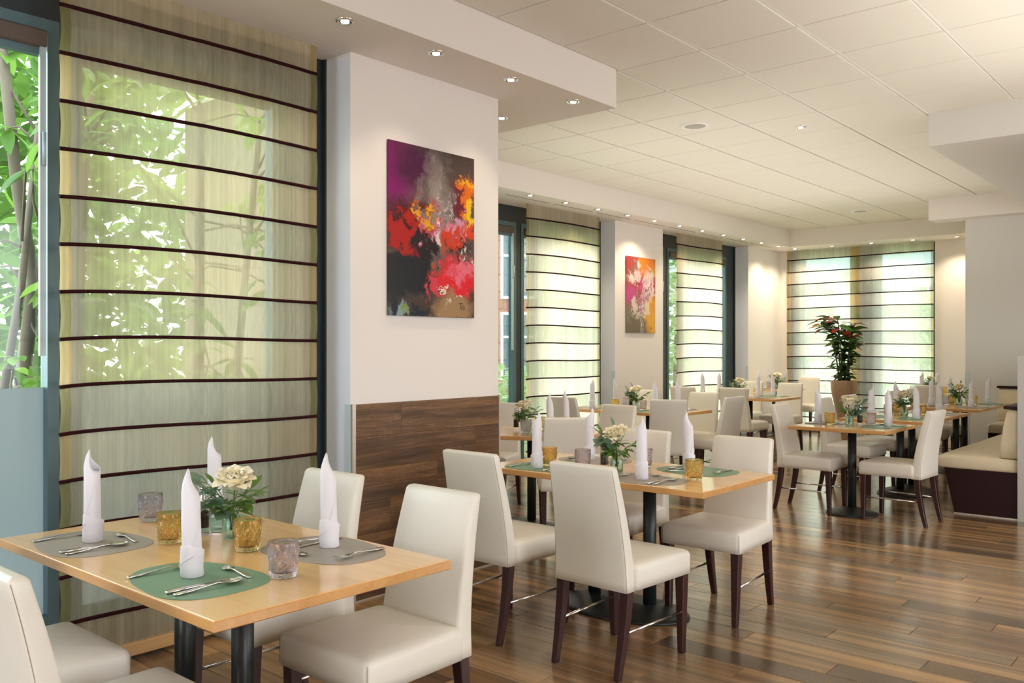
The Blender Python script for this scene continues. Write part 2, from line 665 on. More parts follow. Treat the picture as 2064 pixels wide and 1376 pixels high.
# ------------------------------------------------------------------ floor
b = MB()
b.box(-4.06, 4.2, -3.6, 4.02, -0.12, -0.004)
b.box(-7.0, 4.2, 4.02, 14.5, -0.12, -0.004)
floor = structure('floor', b, M['underfloor'])
pl = MB()
gx = 0.0012
pl.loft([[(gx + e, gx + e, z), (PLL - gx - e, gx + e, z), (PLL - gx - e, PLW - gx - e, z), (gx + e, PLW - gx - e, z)]
         for e, z in ((0, -0.006), (0, -0.0012), (0.0012, 0.0))], smooth=False)
plank_me = pl.mesh('plank', M['floor'])
cells = []
for row in range(int(-3.4 / PLW), int(14.2 / PLW)):
    off = (row * 0.381966 % 1.0) * PLL
    for c in range(-8, 6):
        x0 = c * PLL - off
        if x0 > 3.9 or x0 < -7.4:
            continue
        y0 = row * PLW
        vis = any(in_view(x0 + PLL * k / 6, y0 + PLW * j, 0) for k in range(7) for j in (0, 1))
        cells.append((0 if vis else 1, math.hypot(x0 + PLL / 2, y0), x0, y0))
cells.sort()
rest = MB()
for k, (nv, dist, x0, y0) in enumerate(cells):
    if y0 < 3.9 and x0 < -4.06:
        if x0 + PLL > -4.05:
            rest.add([(max(x0 + x, -4.06), y0 + y, z) for x, y, z in pl.v], pl.f)
        continue
    if k < 298 and nv == 0:
        put('plank', plank_me, floor, (x0, y0, 0))
    else:
        rest.add([(x0 + x, y0 + y, z) for x, y, z in pl.v], pl.f)
o = rest.build('plank_field', M['floor'], floor)
o['kind'] = 'stuff'

# ------------------------------------------------------------------ ceiling
b = MB()
b.box(-4.3, 4.2, -3.6, 4.05, ZC + 0.06, ZC + 0.16)
b.box(-7.0, 4.2, 4.05, 14.6, ZC + 0.06, ZC + 0.16)
ceiling = structure('ceiling', b, M['joint'])
TX0, TY0, TS = -3.31, 4.303, 0.6255
tl_ = MB()
tl_.loft([[(0.016 + e, 0.0045 + e, z), (TS - 0.016 - e, 0.0045 + e, z), (TS - 0.016 - e, TS - 0.0045 - e, z), (0.016 + e, TS - 0.0045 - e, z)]
          for e, z in ((0, 0.018), (0, 0.0025), (0.0025, 0.0))], smooth=False)
tile_me = tl_.mesh('ceiling_tile', M['tile'])
rest = MB()
for i in range(-4, 12):
    for j in range(-12, 15):
        x0, y0 = TX0 + i * TS, TY0 + j * TS
        if y0 > 13.6 or x0 > 3.8 or (x0 < -3.35 and y0 < 4.2):
            continue
        if any(in_view(x0 + TS * a, y0 + TS * c, ZC, 20) for a in (0, .5, 1) for c in (0, .5, 1)):
            put('ceiling_tile', tile_me, ceiling, (x0, y0, ZC))
        else:
            rest.add([(x0 + x, y0 + y, ZC + z) for x, y, z in tl_.v], tl_.f)
o = rest.build('tile_field', M['tile'], ceiling)
o['kind'] = 'stuff'
rb = MB()
rb.box(-0.012, 0.012, -3.4, 13.9, 0.010, 0.03)
run_me = rb.mesh('ceiling_runner', M['runner'])
rb = MB()
rb.box(-0.012, 0.012, 4.6, 13.9, 0.010, 0.03)
run_far = rb.mesh('ceiling_runner', M['runner'])
for i in range(-4, 12):
    put('ceiling_runner', run_me if i >= 0 else run_far, ceiling, (TX0 + i * TS, 0, ZC))
# dropped soffits and beams
b = MB(); b.box(-4.3, -3.30, -3.4, 4.885, ZS, ZC + 0.02); b.box(-6.6, -4.3, 4.03, 4.885, ZS, ZC + 0.02); b.build('soffit', M['soffit'], ceiling)
b = MB(); b.box(-6.6, -5.80, 4.885, 14.3, ZS, ZC + 0.02); b.build('soffit', M['soffit'], ceiling)
b = MB(); b.box(-5.80, 3.8, 13.5, 14.3, ZS, ZC + 0.02); b.build('soffit', M['soffit'], ceiling)
b = MB(); b.box(-2.05, 3.8, 7.455, 11.82, ZS, ZC + 0.02); b.build('beam', M['wall_grey'], ceiling)
b = MB(); b.box(-3.25, 3.8, 11.82, 12.15, ZS, ZC + 0.02); b.build('beam', M['soffit'], ceiling)
b = MB()
for k in range(8):
    y = 6.9 + k * 0.82
    b.box(-6.055, -6.045, y, y + 0.74, ZS - 0.0015, ZS + 0.001)
b.build('slot_diffuser', M['black'], ceiling)

# ------------------------------------------------------------------ walls
b = MB()
b.box(-3.97, -3.757, 3.01, 4.21, 0, ZS)                      # panelled pillar
b.box(-7.2, -3.97, 4.02, 4.21, -0.1, ZC + 0.3)               # return wall behind it
b.box(-6.6, -6.24, 9.21, 10.36, 0, ZS)                       # pier between the far windows
b.box(-6.6, -6.24, 12.95, 14.45, 0, ZS)                      # pier in the far corner
b.box(-6.6, -6.24, 4.21, 6.3, 0, ZS)
b.box(-4.3, -3.757, -3.5, -0.9, 0, ZS)                       # wall left of the near window
wall_left = structure('wall_left', b, M['wall'])
b = MB(); b.box(-7.3, -4.06, 3.99, 4.019, -0.24, 3.5); b.build('exterior_cladding', M['ext_wall'], wall_left)
b = MB()
b.box(-3.80, -3.3, 14.15, 14.45, 0, ZS)
b.box(-3.3, -2.5, 14.15, 14.45, 0, ZS)
b.box(-6.24, -6.10, 14.15, 14.45, 0, ZS)
wall_back = structure('wall_back', b, M['wall'])
b = MB()
b.box(-2.88, 3.8, 12.05, 14.3, 0, ZS)
wall_grey = structure('wall_end', b, M['wall_grey'])
b = MB()
b.box(3.5, 3.8, -3.5, 12.1, 0, 0.35)
b.box(3.5, 3.8, -3.5, 12.1, 2.9, ZC + 0.02)
for y0, y1 in ((-3.5, 0.0), (1.6, 3.6), (5.2, 7.2), (8.8, 12.1)):
    b.box(3.5, 3.8, y0, y1, 0.35, 2.9)
wall_right = structure('wall_right', b, M['wall'])
b = MB()
b.box(-4.3, 3.8, -3.6, -3.4, 0, 0.35)
b.box(-4.3, 3.8, -3.6, -3.4, 2.9, ZC + 0.02)
for x0, x1 in ((-4.3, -2.6), (-0.8, 3.8)):
    b.box(x0, x1, -3.6, -3.4, 0.35, 2.9)
wall_front = structure('wall_front', b, M['wall'])
# window reveals, cool daylight from the windows put into their wall colour
for (x0, x1, y) in ((-3.968, -3.7572, 3.0085), (-6.46, -6.2402, 9.2085), (-6.46, -6.2402, 12.9485)):
    b = MB()
    b.box(x0, x1, y, y + 0.0015, 0, ZS - 0.015)
    b.build('window_reveal', M['wall_daylit'], wall_left)
# acrylic corner guards
for (x0, x1, y0, y1) in ((-3.80, -3.7555, 3.004, 3.008), (-3.759, -3.753, 4.19, 4.2145), (-6.285, -6.238, 9.203, 9.208),
                         (-6.285, -6.238, 12.943, 12.948)):
    b = MB(); b.box(x0, x1, y0, y1, 0.02, 1.076); b.build('corner_guard', M['guard'], wall_left)
b = MB(); b.box(-2.884, -2.84, 12.044, 12.049, 0.02, 1.076); b.build('corner_guard', M['guard'], wall_grey)
# low partition behind the benches
b = MB()
b.box(-1.50, -1.36, 7.90, 12.05, 0, 1.31)
part = structure('wall_partition', b, M['wall_grey'])
b = MB(); b.box(-1.507, -1.45, 7.888, 7.90, 0, 1.312); b.build('edge_profile', M['grey_metal'], part)
# dado of dark oak boards on the pillar
dado = structure('trim_1', None, None)
b = MB(); b.box(-3.7565, -3.752, 3.03, 4.205, 0.0, 1.074); b.build('backing', M['black'], dado)
BH = 1.074 / 6
for r_ in range(6):
    z0 = r_ * BH
    cuts = [3.034, 3.034 + (0.42, 0.86, 0.25, 0.62, 0.95, 0.33)[r_], 4.200]
    for k in range(2):
        y0, y1 = cuts[k], cuts[k + 1]
        b = MB()
        e = 0.0015
        b.loft([[(-3.752, y0 + .0003, z0 + .0006), (-3.752, y1 - .0003, z0 + .0006), (-3.752, y1 - .0003, z0 + BH - .0006), (-3.752, y0 + .0003, z0 + BH - .0006)],
                [(-3.744, y0 + .0003, z0 + .0006), (-3.744, y1 - .0003, z0 + .0006), (-3.744, y1 - .0003, z0 + BH - .0006), (-3.744, y0 + .0003, z0 + BH - .0006)],
                [(-3.743, y0 + e, z0 + e), (-3.743, y1 - e, z0 + e), (-3.743, y1 - e, z0 + BH - e), (-3.743, y0 + e, z0 + BH - e)]], smooth=False)
        b.build('board', M['dado'], dado)
for y0, y1 in ((3.010, 3.034), (4.2, 4.212)):
    b = MB(); b.box(-3.757, -3.741, y0, y1, 0.0, 1.077); b.build('metal_edge', M['metal_edge'], dado)
b = MB(); b.box(-3.757, -3.741, 3.034, 4.2, 0.0, 0.008); b.build('metal_edge', M['metal_edge'], dado)


# ------------------------------------------------------------------ windows
def window(name, X, y0, ym, ym2, y1, film=None, z0=0.12, z1=2.80, head=2.984):
    w = structure(name, None, None)
    t = 0.07
    b = MB()
    b.box(X - t, X, y0, y1, z1, head + 0.0)
    b.box(X - t, X, y0, y1, 0, z0)
    b.box(X - t, X, y0, y0 + 0.06, z0, z1)
    b.box(X - t, X, y1 - 0.30, y1, z0, z1)
    b.box(X - t, X + 0.02, y1 - 0.02, y1 + 0.01, 0, head)
    b.build('frame', M['frame'], w)
    b = MB(); b.box(X - t, X + 0.004, ym + 0.055, ym2 - 0.055, z0, z1); b.build('mullion', M['frame'], w)
    for a, c in ((y0 + 0.06, ym + 0.055), (ym2 - 0.055, y1 - 0.30)):
        b = MB()
        b.bevbox(X - 0.06, X + 0.012, a, a + 0.05, z0, z1, 0.004)
        b.bevbox(X - 0.06, X + 0.012, c - 0.05, c, z0, z1, 0.004)
        b.bevbox(X - 0.06, X + 0.012, a + 0.05, c - 0.05, z1 - 0.055, z1, 0.004)
        b.bevbox(X - 0.06, X + 0.012, a + 0.05, c - 0.05, z0, z0 + 0.06, 0.004)
        b.build('sash', M['frame_light'], w)
        b = MB(); b.box(X - 0.040, X - 0.034, a + 0.05, c - 0.05, z0 + 0.06, z1 - 0.055); b.build('pane', M['pane'], w)
        if film:
            b = MB(); b.box(X - 0.0325, X - 0.031, a + 0.05, c - 0.05, z0 + 0.06, film); b.build('frosted_film', M['film'], w)
        b = MB(); b.bevbox(X - 0.028, X + 0.035, a + 0.05, c - 0.06, z1 - 0.135, z1 - 0.057, 0.008); b.build('blind_cassette', M['cassette'], w)
        b = MB(); b.box(X - 0.02, X + 0.02, a + 0.05, c - 0.07, z1 - 0.165, z1 - 0.135); b.build('blind_rail', M['frame_light'], w)
    b = MB()
    yy = ym - 0.02
    b.box(X + 0.012, X + 0.03, yy - 0.012, yy + 0.012, 1.35, z1 - 0.13)
    b.tube([(X + 0.03, yy, 2.3), (X + 0.045, yy, 2.3), (X + 0.045, yy, 2.16)], 0.008, 8)
    b.build('espagnolette_rod', M['rod_alu'], w)
    return w


window('window_1', -3.985, -0.85, 1.535, 1.69, 3.015, film=1.213, z0=0.17)
window('window_2', -6.48, 6.3, 7.50, 7.70, 9.21, z0=0.05)
window('window_3', -6.48, 10.36, 10.72, 10.92, 12.95, z0=0.05)
w4 = structure('window_4', None, None)
b = MB()
b.box(-6.10, -3.80, 14.28, 14.35, 2.84, ZS)
b.box(-6.10, -3.80, 14.28, 14.35, 0, 0.1)
for x0, x1 in ((-6.10, -5.86), (-5.03, -4.62), (-3.86, -3.80)):
    b.box(x0, x1, 14.28, 14.35, 0.1, 2.84)
b.build('frame', M['frame_light'], w4)
for x0, x1 in ((-5.86, -5.03), (-4.62, -3.86)):
    b = MB(); b.box(x0, x1, 14.31, 14.316, 0.1, 2.84); b.build('pane', M['pane'], w4)


# ------------------------------------------------------------------ roman shades
def shade(label, origin, rz, width, hem=0.045, zb=0.065, seed=1, rodr=0.0088, splits=None, fabs=('fab_a', 'fab_b')):
    """origin = left end at floor level, local +x along the width, local +y towards the room"""
    t = thing('roman_shade', label, 'shade', origin, rz, 'roman shades at the windows')
    rnd = random.Random(seed)
    zs = [ZS - 0.004] + [2.83 - 0.2005 * k for k in range(14)] + [zb]
    zs = [z for z in zs if z >= zb - 1e-6]
    if zs[-2] - zs[-1] < 0.05:
        zs.pop(-2)
    ph = [rnd.uniform(0, 6.28) for _ in range(6)]
    amp = 0.0035

    def wave(x):
        return amp * (math.sin(x * 38 + ph[0]) + 0.7 * math.sin(x * 83 + ph[1]) + 0.5 * math.sin(x * 17 + ph[2]))

    def sag(x, k):
        u = x / width
        return 0.006 * math.sin(u * 5 + ph[3] + k * 0.3) - 0.007 * math.exp(-u * 14)

    for k in range(len(zs) - 1):
        za, zc = zs[k], zs[k + 1]
        odd = k % 2
        bulge = 0.010 if odd else 0.004

        def fn(u, v, a=0.0, c=width):
            x = a + (c - a) * u
            z0_ = za + (sag(x, k) if k > 0 else 0)
            z1_ = zc + (sag(x, k + 1) if k + 1 < len(zs) - 1 else 0)
            return (x, wave(x) * (0.4 + 1.2 * math.sin(PI * v)) + bulge * math.sin(PI * v), z0_ + (z1_ - z0_) * v)
        b = MB(); b.grid(lambda u, v: fn(u, v, hem * .8, width - hem * .8), 60, 4)
        b.build('fabric_panel', M[fabs[odd]], t)
        for a, c in ((0, hem), (width - hem * 0.85, width)) + ((splits,) if splits else ()):
            b = MB(); b.grid(lambda u, v: (lambda p: (p[0], p[1] + 0.004, p[2]))(fn(u, v, a, c)), 4, 4)
            b.build('hem', M['hem_b'] if odd else M['hem_a'], t)
        if k > 0:
            b = MB()
            b.tube([(width * i / 24, 0.006 + wave(width * i / 24) * 0.4, za + sag(width * i / 24, k)) for i in range(25)], rodr, 6)
            b.build('rod', M['rod'], t)
    b = MB(); b.bevbox(0, width, -0.012, 0.022, zb - 0.045, zb + 0.012, 0.004); b.build('bottom_bar', M['bar_wood'], t)
    return t


shade('wide cream and olive striped roman shade at the nearest window', (-3.82, 1.525, 0), PI / 2, 1.305, seed=3)
for o in COL.objects:
    pass
shade('striped roman shade left of the smaller painting', (-6.24, 7.45, 0), PI / 2, 1.42, seed=8, fabs=('fab_c', 'fab_d'))
shade('narrow striped roman shade right of the smaller painting', (-6.26, 10.75, 0), PI / 2, 1.37, seed=11, fabs=('fab_c', 'fab_d'))
shade('widest striped roman shade covering the back window behind the potted plant', (-6.10, 14.11, 0), 0, 2.295, seed=21, splits=(1.05, 1.20), fabs=('fab_e', 'fab_f'))
# shades face the room: local +y must point to the room, so turn those on the long wall
for o in COL.objects:
    if o.name.startswith('roman_shade'):
        if abs(o.rotation_euler.z) > 1:
            o.scale = (1, -1, 1)          # local +y -> +X (towards the room)
        else:
            o.scale = (1, -1, 1)


# ------------------------------------------------------------------ recessed lights, speakers
def spot_proto():
    t = thing('recessed_spotlight', 'x', 'spotlight')
    b = MB()
    b.lathe([(0.030, -0.001), (0.030, -0.006), (0.040, -0.008), (0.046, -0.004), (0.047, 0.0)], 24, cap=False)
    b.build('trim_ring', M['chrome'], t)
    b = MB(); b.lathe([(0.031, 0.0008), (0.028, -0.0045)], 20, cap=True, smooth=False); b.build('gimbal', M['black'], t)
    b = MB(); b.lathe([(0.021, -0.0046), (0.019, -0.009), (0.010, -0.0115), (0.001, -0.012)], 16, cap=True); b.build('bulb', M['bulb'], t)
    return Proto(t)


SP = spot_proto()
ords = ['first', 'second', 'third', 'fourth', 'fifth', 'sixth', 'seventh', 'eighth', 'ninth', 'tenth', 'eleventh']


def downlight(loc, power, rad=R(75), tint=(1.0, 0.80, 0.56)):
    l = bpy.data.lights.new('spot_lamp', 'SPOT')
    l.energy = power
    l.color = tint
    l.spot_size = rad * 2 if rad < R(80) else R(150)
    l.spot_blend = 0.8
    l.shadow_soft_size = 0.03
    o = bpy.data.objects.new('spot_lamp', l)
    COL.objects.link(o)
    o.location = loc
    return o


for k in range(4):
    y = 2.706 + 0.62 * k
    lab = 'chrome recessed spotlight in the near soffit, %s from the left' % ords[k]
    o = SP.place(lab, (-3.42, y, ZS), 0, 'spotlights in the near soffit')
    downlight((-3.42, y, ZS - 0.03), 11, R(50))
o = SP.place('chrome recessed spotlight in near soffit beside the panelled pillar\'s right edge', (-4.04, 4.564, ZS), 0, 'spotlights in the near soffit')
downlight((-4.04, 4.564, ZS - 0.03), 12, R(50))
for k in range(11):
    y = 7.095 + 0.618 * k
    o = SP.place('small recessed spotlight above the far left windows, %s from the left' % ords[k], (-5.88, y, ZS), 0, 'spotlights above the far left windows')
    if k % 2 == 0:
        downlight((-5.88, y, ZS - 0.03), 38, R(64))
for k in range(5):
    x = -5.83 + 0.606 * k
    o = SP.place('small recessed spotlight above the back window, %s from the left' % ords[k], (x, 13.79, ZS), 0, 'spotlights above the back window')
    if k % 2 == 0:
        downlight((x, 13.79, ZS - 0.03), 36, R(64))
SP.place('lone recessed spotlight in the tiled ceiling right of the round speaker', (-2.99, 7.19, ZC))
for x, y, lab in ((-3.64, 6.56, 'large round white speaker in the middle of the tiled ceiling'),
                  (-4.22, 12.18, 'round white speaker at the far end of the tiled ceiling')):
    t = thing('ceiling_speaker', lab, 'speaker', (x, y, ZC))
    b = MB(); b.lathe([(0.085, -0.002), (0.087, -0.010), (0.112, -0.012), (0.125, -0.006), (0.126, 0.0)], 40, cap=False); b.build('ring', M['white'], t)
    b = MB(); b.lathe([(0.0865, -0.0005), (0.086, -0.007), (0.05, -0.009), (0.001, -0.0095)], 40); b.build('grille', M['grille'], t)


# ------------------------------------------------------------------ paintings
def painting_mat(name, base, blobs, grain=0.05):
    m = mat(name, (0.5, 0.5, 0.5), 0.3, spec=0.25)
    g = G(m)
    tc = g.node('ShaderNodeTexCoord').outputs['Object']
    sp = g.node('ShaderNodeSeparateXYZ')
    g.l.new(tc, sp.inputs[0])
    U, V = sp.outputs[1], sp.outputs[2]
    nz = g.noise(tc, 7, 5, 0.62, 0.5)
    nz2 = g.noise(tc, 26, 4, 0.7, 1.0)
    sn = g.node('ShaderNodeSeparateColor')
    g.l.new(nz.outputs['Color'], sn.inputs[0])
    sn2 = g.node('ShaderNodeSeparateColor')
    g.l.new(nz2.outputs['Color'], sn2.inputs[0])
    du = g.math('ADD', g.math('MULTIPLY', g.math('SUBTRACT', sn.outputs[0], 0.5), 0.35), g.math('MULTIPLY', g.math('SUBTRACT', sn2.outputs[0], 0.5), 0.10))
    dv = g.math('ADD', g.math('MULTIPLY', g.math('SUBTRACT', sn.outputs[1], 0.5), 0.35), g.math('MULTIPLY', g.math('SUBTRACT', sn2.outputs[1], 0.5), 0.14))
    col = g.ramp(V, base)
    for (cx, cy, rx, ry, c, soft, warp) in blobs:
        uu = g.math('DIVIDE', g.math('SUBTRACT', g.math('ADD', U, g.math('MULTIPLY', du, warp)), cx), rx)
        vv = g.math('DIVIDE', g.math('SUBTRACT', g.math('ADD', V, g.math('MULTIPLY', dv, warp)), cy), ry)
        d = g.math('SQRT', g.math('ADD', g.math('MULTIPLY', uu, uu), g.math('MULTIPLY', vv, vv)))
        f = g.math('DIVIDE', g.math('SUBTRACT', 1.0 + soft, d), 2 * soft, clamp=True)
        col = g.mix(f, col, c)
    g.l.new(col, g.b.inputs['Base Color'])
    g.bump(nz2.outputs[0], 0.05, 0.002)
    return m


P1 = painting_mat('abstract_dark_red', [(0.0, (0.05, 0.03, 0.02)), (0.3, (0.10, 0.07, 0.06)), (0.7, (0.12, 0.08, 0.07)), (1.0, (0.06, 0.04, 0.035))], [
    (0.02, 0.80, 0.16, 0.22, (0.22, 0.005, 0.13), 0.6, 0.6), (0.20, 0.88, 0.16, 0.10, (0.07, 0.006, 0.05), 0.6, 0.8),
    (0.38, 0.66, 0.10, 0.26, (0.30, 0.25, 0.23), 0.6, 1.0), (0.60, 0.70, 0.09, 0.12, (0.16, 0.015, 0.03), 0.4, 0.7),
    (0.14, 0.50, 0.17, 0.17, (0.05, 0.006, 0.006), 0.3, 1.2), (0.12, 0.45, 0.10, 0.15, (0.42, 0.012, 0.008), 0.2, 2.2),
    (0.28, 0.56, 0.10, 0.11, (0.40, 0.05, 0.01), 0.25, 2.4), (0.27, 0.60, 0.055, 0.05, (0.75, 0.36, 0.01), 0.2, 2.0),
    (0.34, 0.52, 0.07, 0.09, (0.50, 0.10, 0.22), 0.3, 2.2), (0.36, 0.50, 0.03, 0.08, (0.75, 0.62, 0.60), 0.3, 1.8),
    (0.26, 0.36, 0.09, 0.10, (0.02, 0.012, 0.012), 0.3, 1.6), (0.44, 0.42, 0.06, 0.10, (0.45, 0.08, 0.03), 0.3, 2.4),
    (0.54, 0.48, 0.11, 0.10, (0.62, 0.05, 0.015), 0.25, 1.6), (0.57, 0.55, 0.08, 0.05, (0.62, 0.30, 0.42), 0.4, 1.6),
    (0.66, 0.72, 0.05, 0.15, (0.75, 0.16, 0.01), 0.3, 1.3), (0.66, 0.82, 0.06, 0.025, (0.85, 0.40, 0.01), 0.3, 1.2),
    (0.69, 0.62, 0.045, 0.085, (0.90, 0.55, 0.01), 0.25, 1.2), (0.67, 0.53, 0.05, 0.04, (0.70, 0.06, 0.01), 0.3, 1.0),
    (0.62, 0.40, 0.12, 0.05, (0.03, 0.012, 0.012), 0.3, 2.0), (0.66, 0.37, 0.06, 0.025, (0.80, 0.76, 0.68), 0.3, 2.6),
    (0.12, 0.24, 0.24, 0.125, (0.014, 0.014, 0.016), 0.12, 0.5), (0.56, 0.22, 0.17, 0.125, (0.72, 0.02, 0.03), 0.25, 1.0),
    (0.62, 0.28, 0.12, 0.05, (0.78, 0.16, 0.22), 0.4, 1.2), (0.36, 0.19, 0.06, 0.07, (0.66, 0.05, 0.08), 0.25, 1.4),
    (0.52, 0.04, 0.19, 0.085, (0.36, 0.22, 0.11), 0.3, 0.8), (0.50, 0.125, 0.08, 0.022, (0.80, 0.74, 0.64), 0.3, 2.4),
    (0.09, 0.04, 0.09, 0.05, (0.24, 0.36, 0.40), 0.25, 0.8), (0.15, 0.035, 0.05, 0.03, (0.20, 0.30, 0.06), 0.3, 1.0),
    (0.23, 0.03, 0.05, 0.045, (0.012, 0.02, 0.03), 0.3, 0.8), (0.04, 0.07, 0.03, 0.07, (0.012, 0.015, 0.02), 0.3, 0.8),
    (0.41, 0.80, 0.010, 0.012, (0.8, 0.8, 0.78), 0.5, 3.5), (0.44, 0.70, 0.012, 0.05, (0.72, 0.70, 0.68), 0.5, 3.0)])
P2 = painting_mat('abstract_pink_orange', [(0.0, (0.16, 0.13, 0.10)), (0.25, (0.22, 0.18, 0.14)), (0.6, (0.38, 0.06, 0.06)), (1.0, (0.30, 0.05, 0.05))], [
    (0.52, 0.90, 0.24, 0.18, (0.72, 0.22, 0.02), 0.3, 0.8), (0.62, 0.24, 0.16, 0.26, (0.72, 0.30, 0.02), 0.3, 0.6),
    (0.64, 0.12, 0.14, 0.16, (0.74, 0.40, 0.03), 0.4, 0.6), (0.66, 0.80, 0.05, 0.10, (0.55, 0.30, 0.02), 0.4, 1.0),
    (0.10, 0.50, 0.14, 0.10, (0.55, 0.07, 0.25), 0.4, 1.0), (0.14, 0.74, 0.16, 0.08, (0.70, 0.64, 0.58), 0.25, 1.6),
    (0.22, 0.84, 0.06, 0.10, (0.20, 0.16, 0.13), 0.3, 1.4), (0.28, 0.78, 0.06, 0.12, (0.72, 0.50, 0.52), 0.3, 1.6),
    (0.56, 0.62, 0.14, 0.18, (0.78, 0.66, 0.66), 0.25, 1.8), (0.40, 0.50, 0.10, 0.16, (0.72, 0.42, 0.52), 0.3, 2.0),
    (0.33, 0.66, 0.04, 0.06, (0.60, 0.03, 0.20), 0.3, 1.4), (0.60, 0.62, 0.014, 0.09, (0.66, 0.03, 0.16), 0.4, 0.4),
    (0.44, 0.50, 0.025, 0.10, (0.16, 0.11, 0.10), 0.3, 2.4), (0.52, 0.58, 0.03, 0.07, (0.20, 0.13, 0.12), 0.3, 2.2),
    (0.17, 0.36, 0.07, 0.09, (0.74, 0.58, 0.54), 0.3, 1.2), (0.38, 0.40, 0.05, 0.11, (0.64, 0.14, 0.38), 0.35, 2.0),
    (0.27, 0.26, 0.17, 0.06, (0.66, 0.60, 0.52), 0.3, 2.4), (0.50, 0.30, 0.06, 0.10, (0.74, 0.62, 0.42), 0.3, 1.4),
    (0.60, 0.42, 0.08, 0.05, (0.74, 0.48, 0.08), 0.3, 1.6), (0.22, 0.06, 0.22, 0.16, (0.17, 0.14, 0.09), 0.3, 0.8),
    (0.34, 0.08, 0.010, 0.16, (0.66, 0.58, 0.50), 0.4, 0.5), (0.38, 0.10, 0.008, 0.14, (0.62, 0.50, 0.48), 0.4, 0.6)])
for (lab, X, y0, z0, m, sig) in (
        ('large dark canvas of red, magenta and yellow abstract blooms on the panelled pillar', -3.757, 3.266, 1.566, P1, True),
        ('smaller pink and orange abstract canvas on the far pier', -6.24, 9.44, 1.566, P2, True)):
    t = thing('abstract_painting', lab, 'painting', (X, y0, z0))
    b = MB(); b.bevbox(0.004, 0.017, 0, 0.70, 0, 0.99, 0.001); b.build('canvas', m, t)
    b = MB(); b.box(0.0005, 0.004, 0.03, 0.67, 0.03, 0.96); b.build('stretcher_frame', M['black'], t)
    b = MB()
    for pts in (((.58, .09), (.575, .05)), ((.565, .085), (.60, .088)), ((.585, .07), (.59, .045), (.595, .07), (.605, .05)), ((.60, .075), (.615, .065), (.61, .05))):
        b.tube([(0.0172, u, v) for u, v in pts], 0.0016, 5)
    b.build('signature', M['black'], t)


# ------------------------------------------------------------------ chair
def rrect(w, d, r, n=4, cx=0, cy=0):
    pts = []
    for (sx, sy, a0) in ((1, 1, 0), (-1, 1, 90), (-1, -1, 180), (1, -1, 270)):
        for k in range(n + 1):
            a = R(a0 + 90 * k / n)
            pts.append((cx + sx * (w / 2 - r) + r * math.cos(a), cy + sy * (d / 2 - r) + r * math.sin(a)))
    return pts


def make_chair():
    t = thing('dining_chair', 'x', 'chair')
    # seat cushion: rounded slab, domed top, tapering to the back
    b = MB()
    rings = []
    zl = [(0.372, 0.004), (0.366, 0.0), (0.40, 0.0), (0.448, 0.0), (0.462, 0.005), (0.470, 0.016)]
    cy = 0.0285

    def taper(x, y):
        return x * (1.0 + 0.16 * (y - cy)) , y
    for k, (z, e) in enumerate(zl[1:]):
        rings.append([(*taper(x, y), z) for x, y in rrect(0.432 - 2 * e, 0.425 - 2 * e, 0.022, 4, 0, cy)])
    for sc, dz in ((0.82, 0.476), (0.6, 0.481), (0.35, 0.485), (0.1, 0.487)):
        rings.append([(*taper(x * sc, cy + (y - cy) * sc), dz) for x, y in rrect(0.40, 0.393, 0.022, 4, 0, cy)])
    b.loft(rings, True, True)
    seat = b.build('seat', M['leather'], t)
    for sx in (-1, 1):
        x = sx * 0.2155 * (1 + 0.16 * 0.19)
        b = MB(); b.tube([(x - sx * 0.004, 0.2365, 0.37), (x - sx * 0.004, 0.2365, 0.458)], 0.0011, 5)
        b.build('seam', M['seam'], seat)
    # backrest: curved tapering slab reaching down to the seat's underside
    b = MB()
    rings = []
    N = 14
    prof = []
    for k in range(N + 1):
        s = k / N
        z = 0.362 + (0.878 - 0.362) * s
        y = -0.200 - 0.012 * s - 0.088 * max(0, s - 0.12) ** 1.55
        w = 0.392 - 0.052 * s
        th = 0.074 - 0.026 * s
        prof.append((z, y, w, th))
    z, y, w, th = prof[0]
    rings.append([(px, py, z - 0.002) for px, py in rrect(w - 0.012, th - 0.012, 0.008, 3, 0, y)])
    for z, y, w, th in prof:
        rings.append([(px, py, z) for px, py in rrect(w, th, 0.014, 3, 0, y)])
    z, y, w, th = prof[-1]
    for e, dz in ((0.003, 0.006), (0.009, 0.011), (0.017, 0.0135)):
        rings.append([(px, py, z + dz) for px, py in rrect(w - 2 * e, th - 2 * e, max(0.004, 0.014 - e), 3, 0, y - 0.002)])
    b.loft(rings, True, True)
    back = b.build('backrest', M['leather'], t)
    for sx in (-1, 1):
        b = MB(); b.tube([(sx * (w / 2 - 0.0035), y - th / 2 + 0.0045, z) for z, y, w, th in prof], 0.0009, 5)
        b.build('seam', M['seam'], back)
    # legs
    lm = M['wenge']
    for sx in (-1, 1):
        b = MB()
        rings = []
        for z, w, x, y in ((0.0, 0.026, 0.186, 0.212), (0.008, 0.029, 0.186, 0.212), (0.37, 0.046, 0.190, 0.206)):
            rings.append([(sx * x + px, y + py, z) for px, py in rrect(w, w, 0.003, 1)])
        b.loft(rings, True, False)
        b.build('leg', lm, t)
        b = MB()
        rings = []
        for z, w, x, y in ((0.0, 0.026, 0.166, -0.262), (0.008, 0.029, 0.166, -0.261), (0.12, 0.034, 0.168, -0.235), (0.25, 0.040, 0.170, -0.212), (0.37, 0.044, 0.170, -0.199)):
            rings.append([(sx * x + px, y + py, z) for px, py in rrect(w, w, 0.003, 1)])
        b.loft(rings, True, False)
        b.build('leg', lm, t)
        b = MB()
        b.tube([(sx * 0.168, -0.222, 0.185), (sx * 0.187, 0.208, 0.185)], 0.0062, 8)
        b.build('stretcher', M['chrome'], t)
    return Proto(t)


CH = make_chair()


def face(fx, fy):
    return math.atan2(-fx, fy)


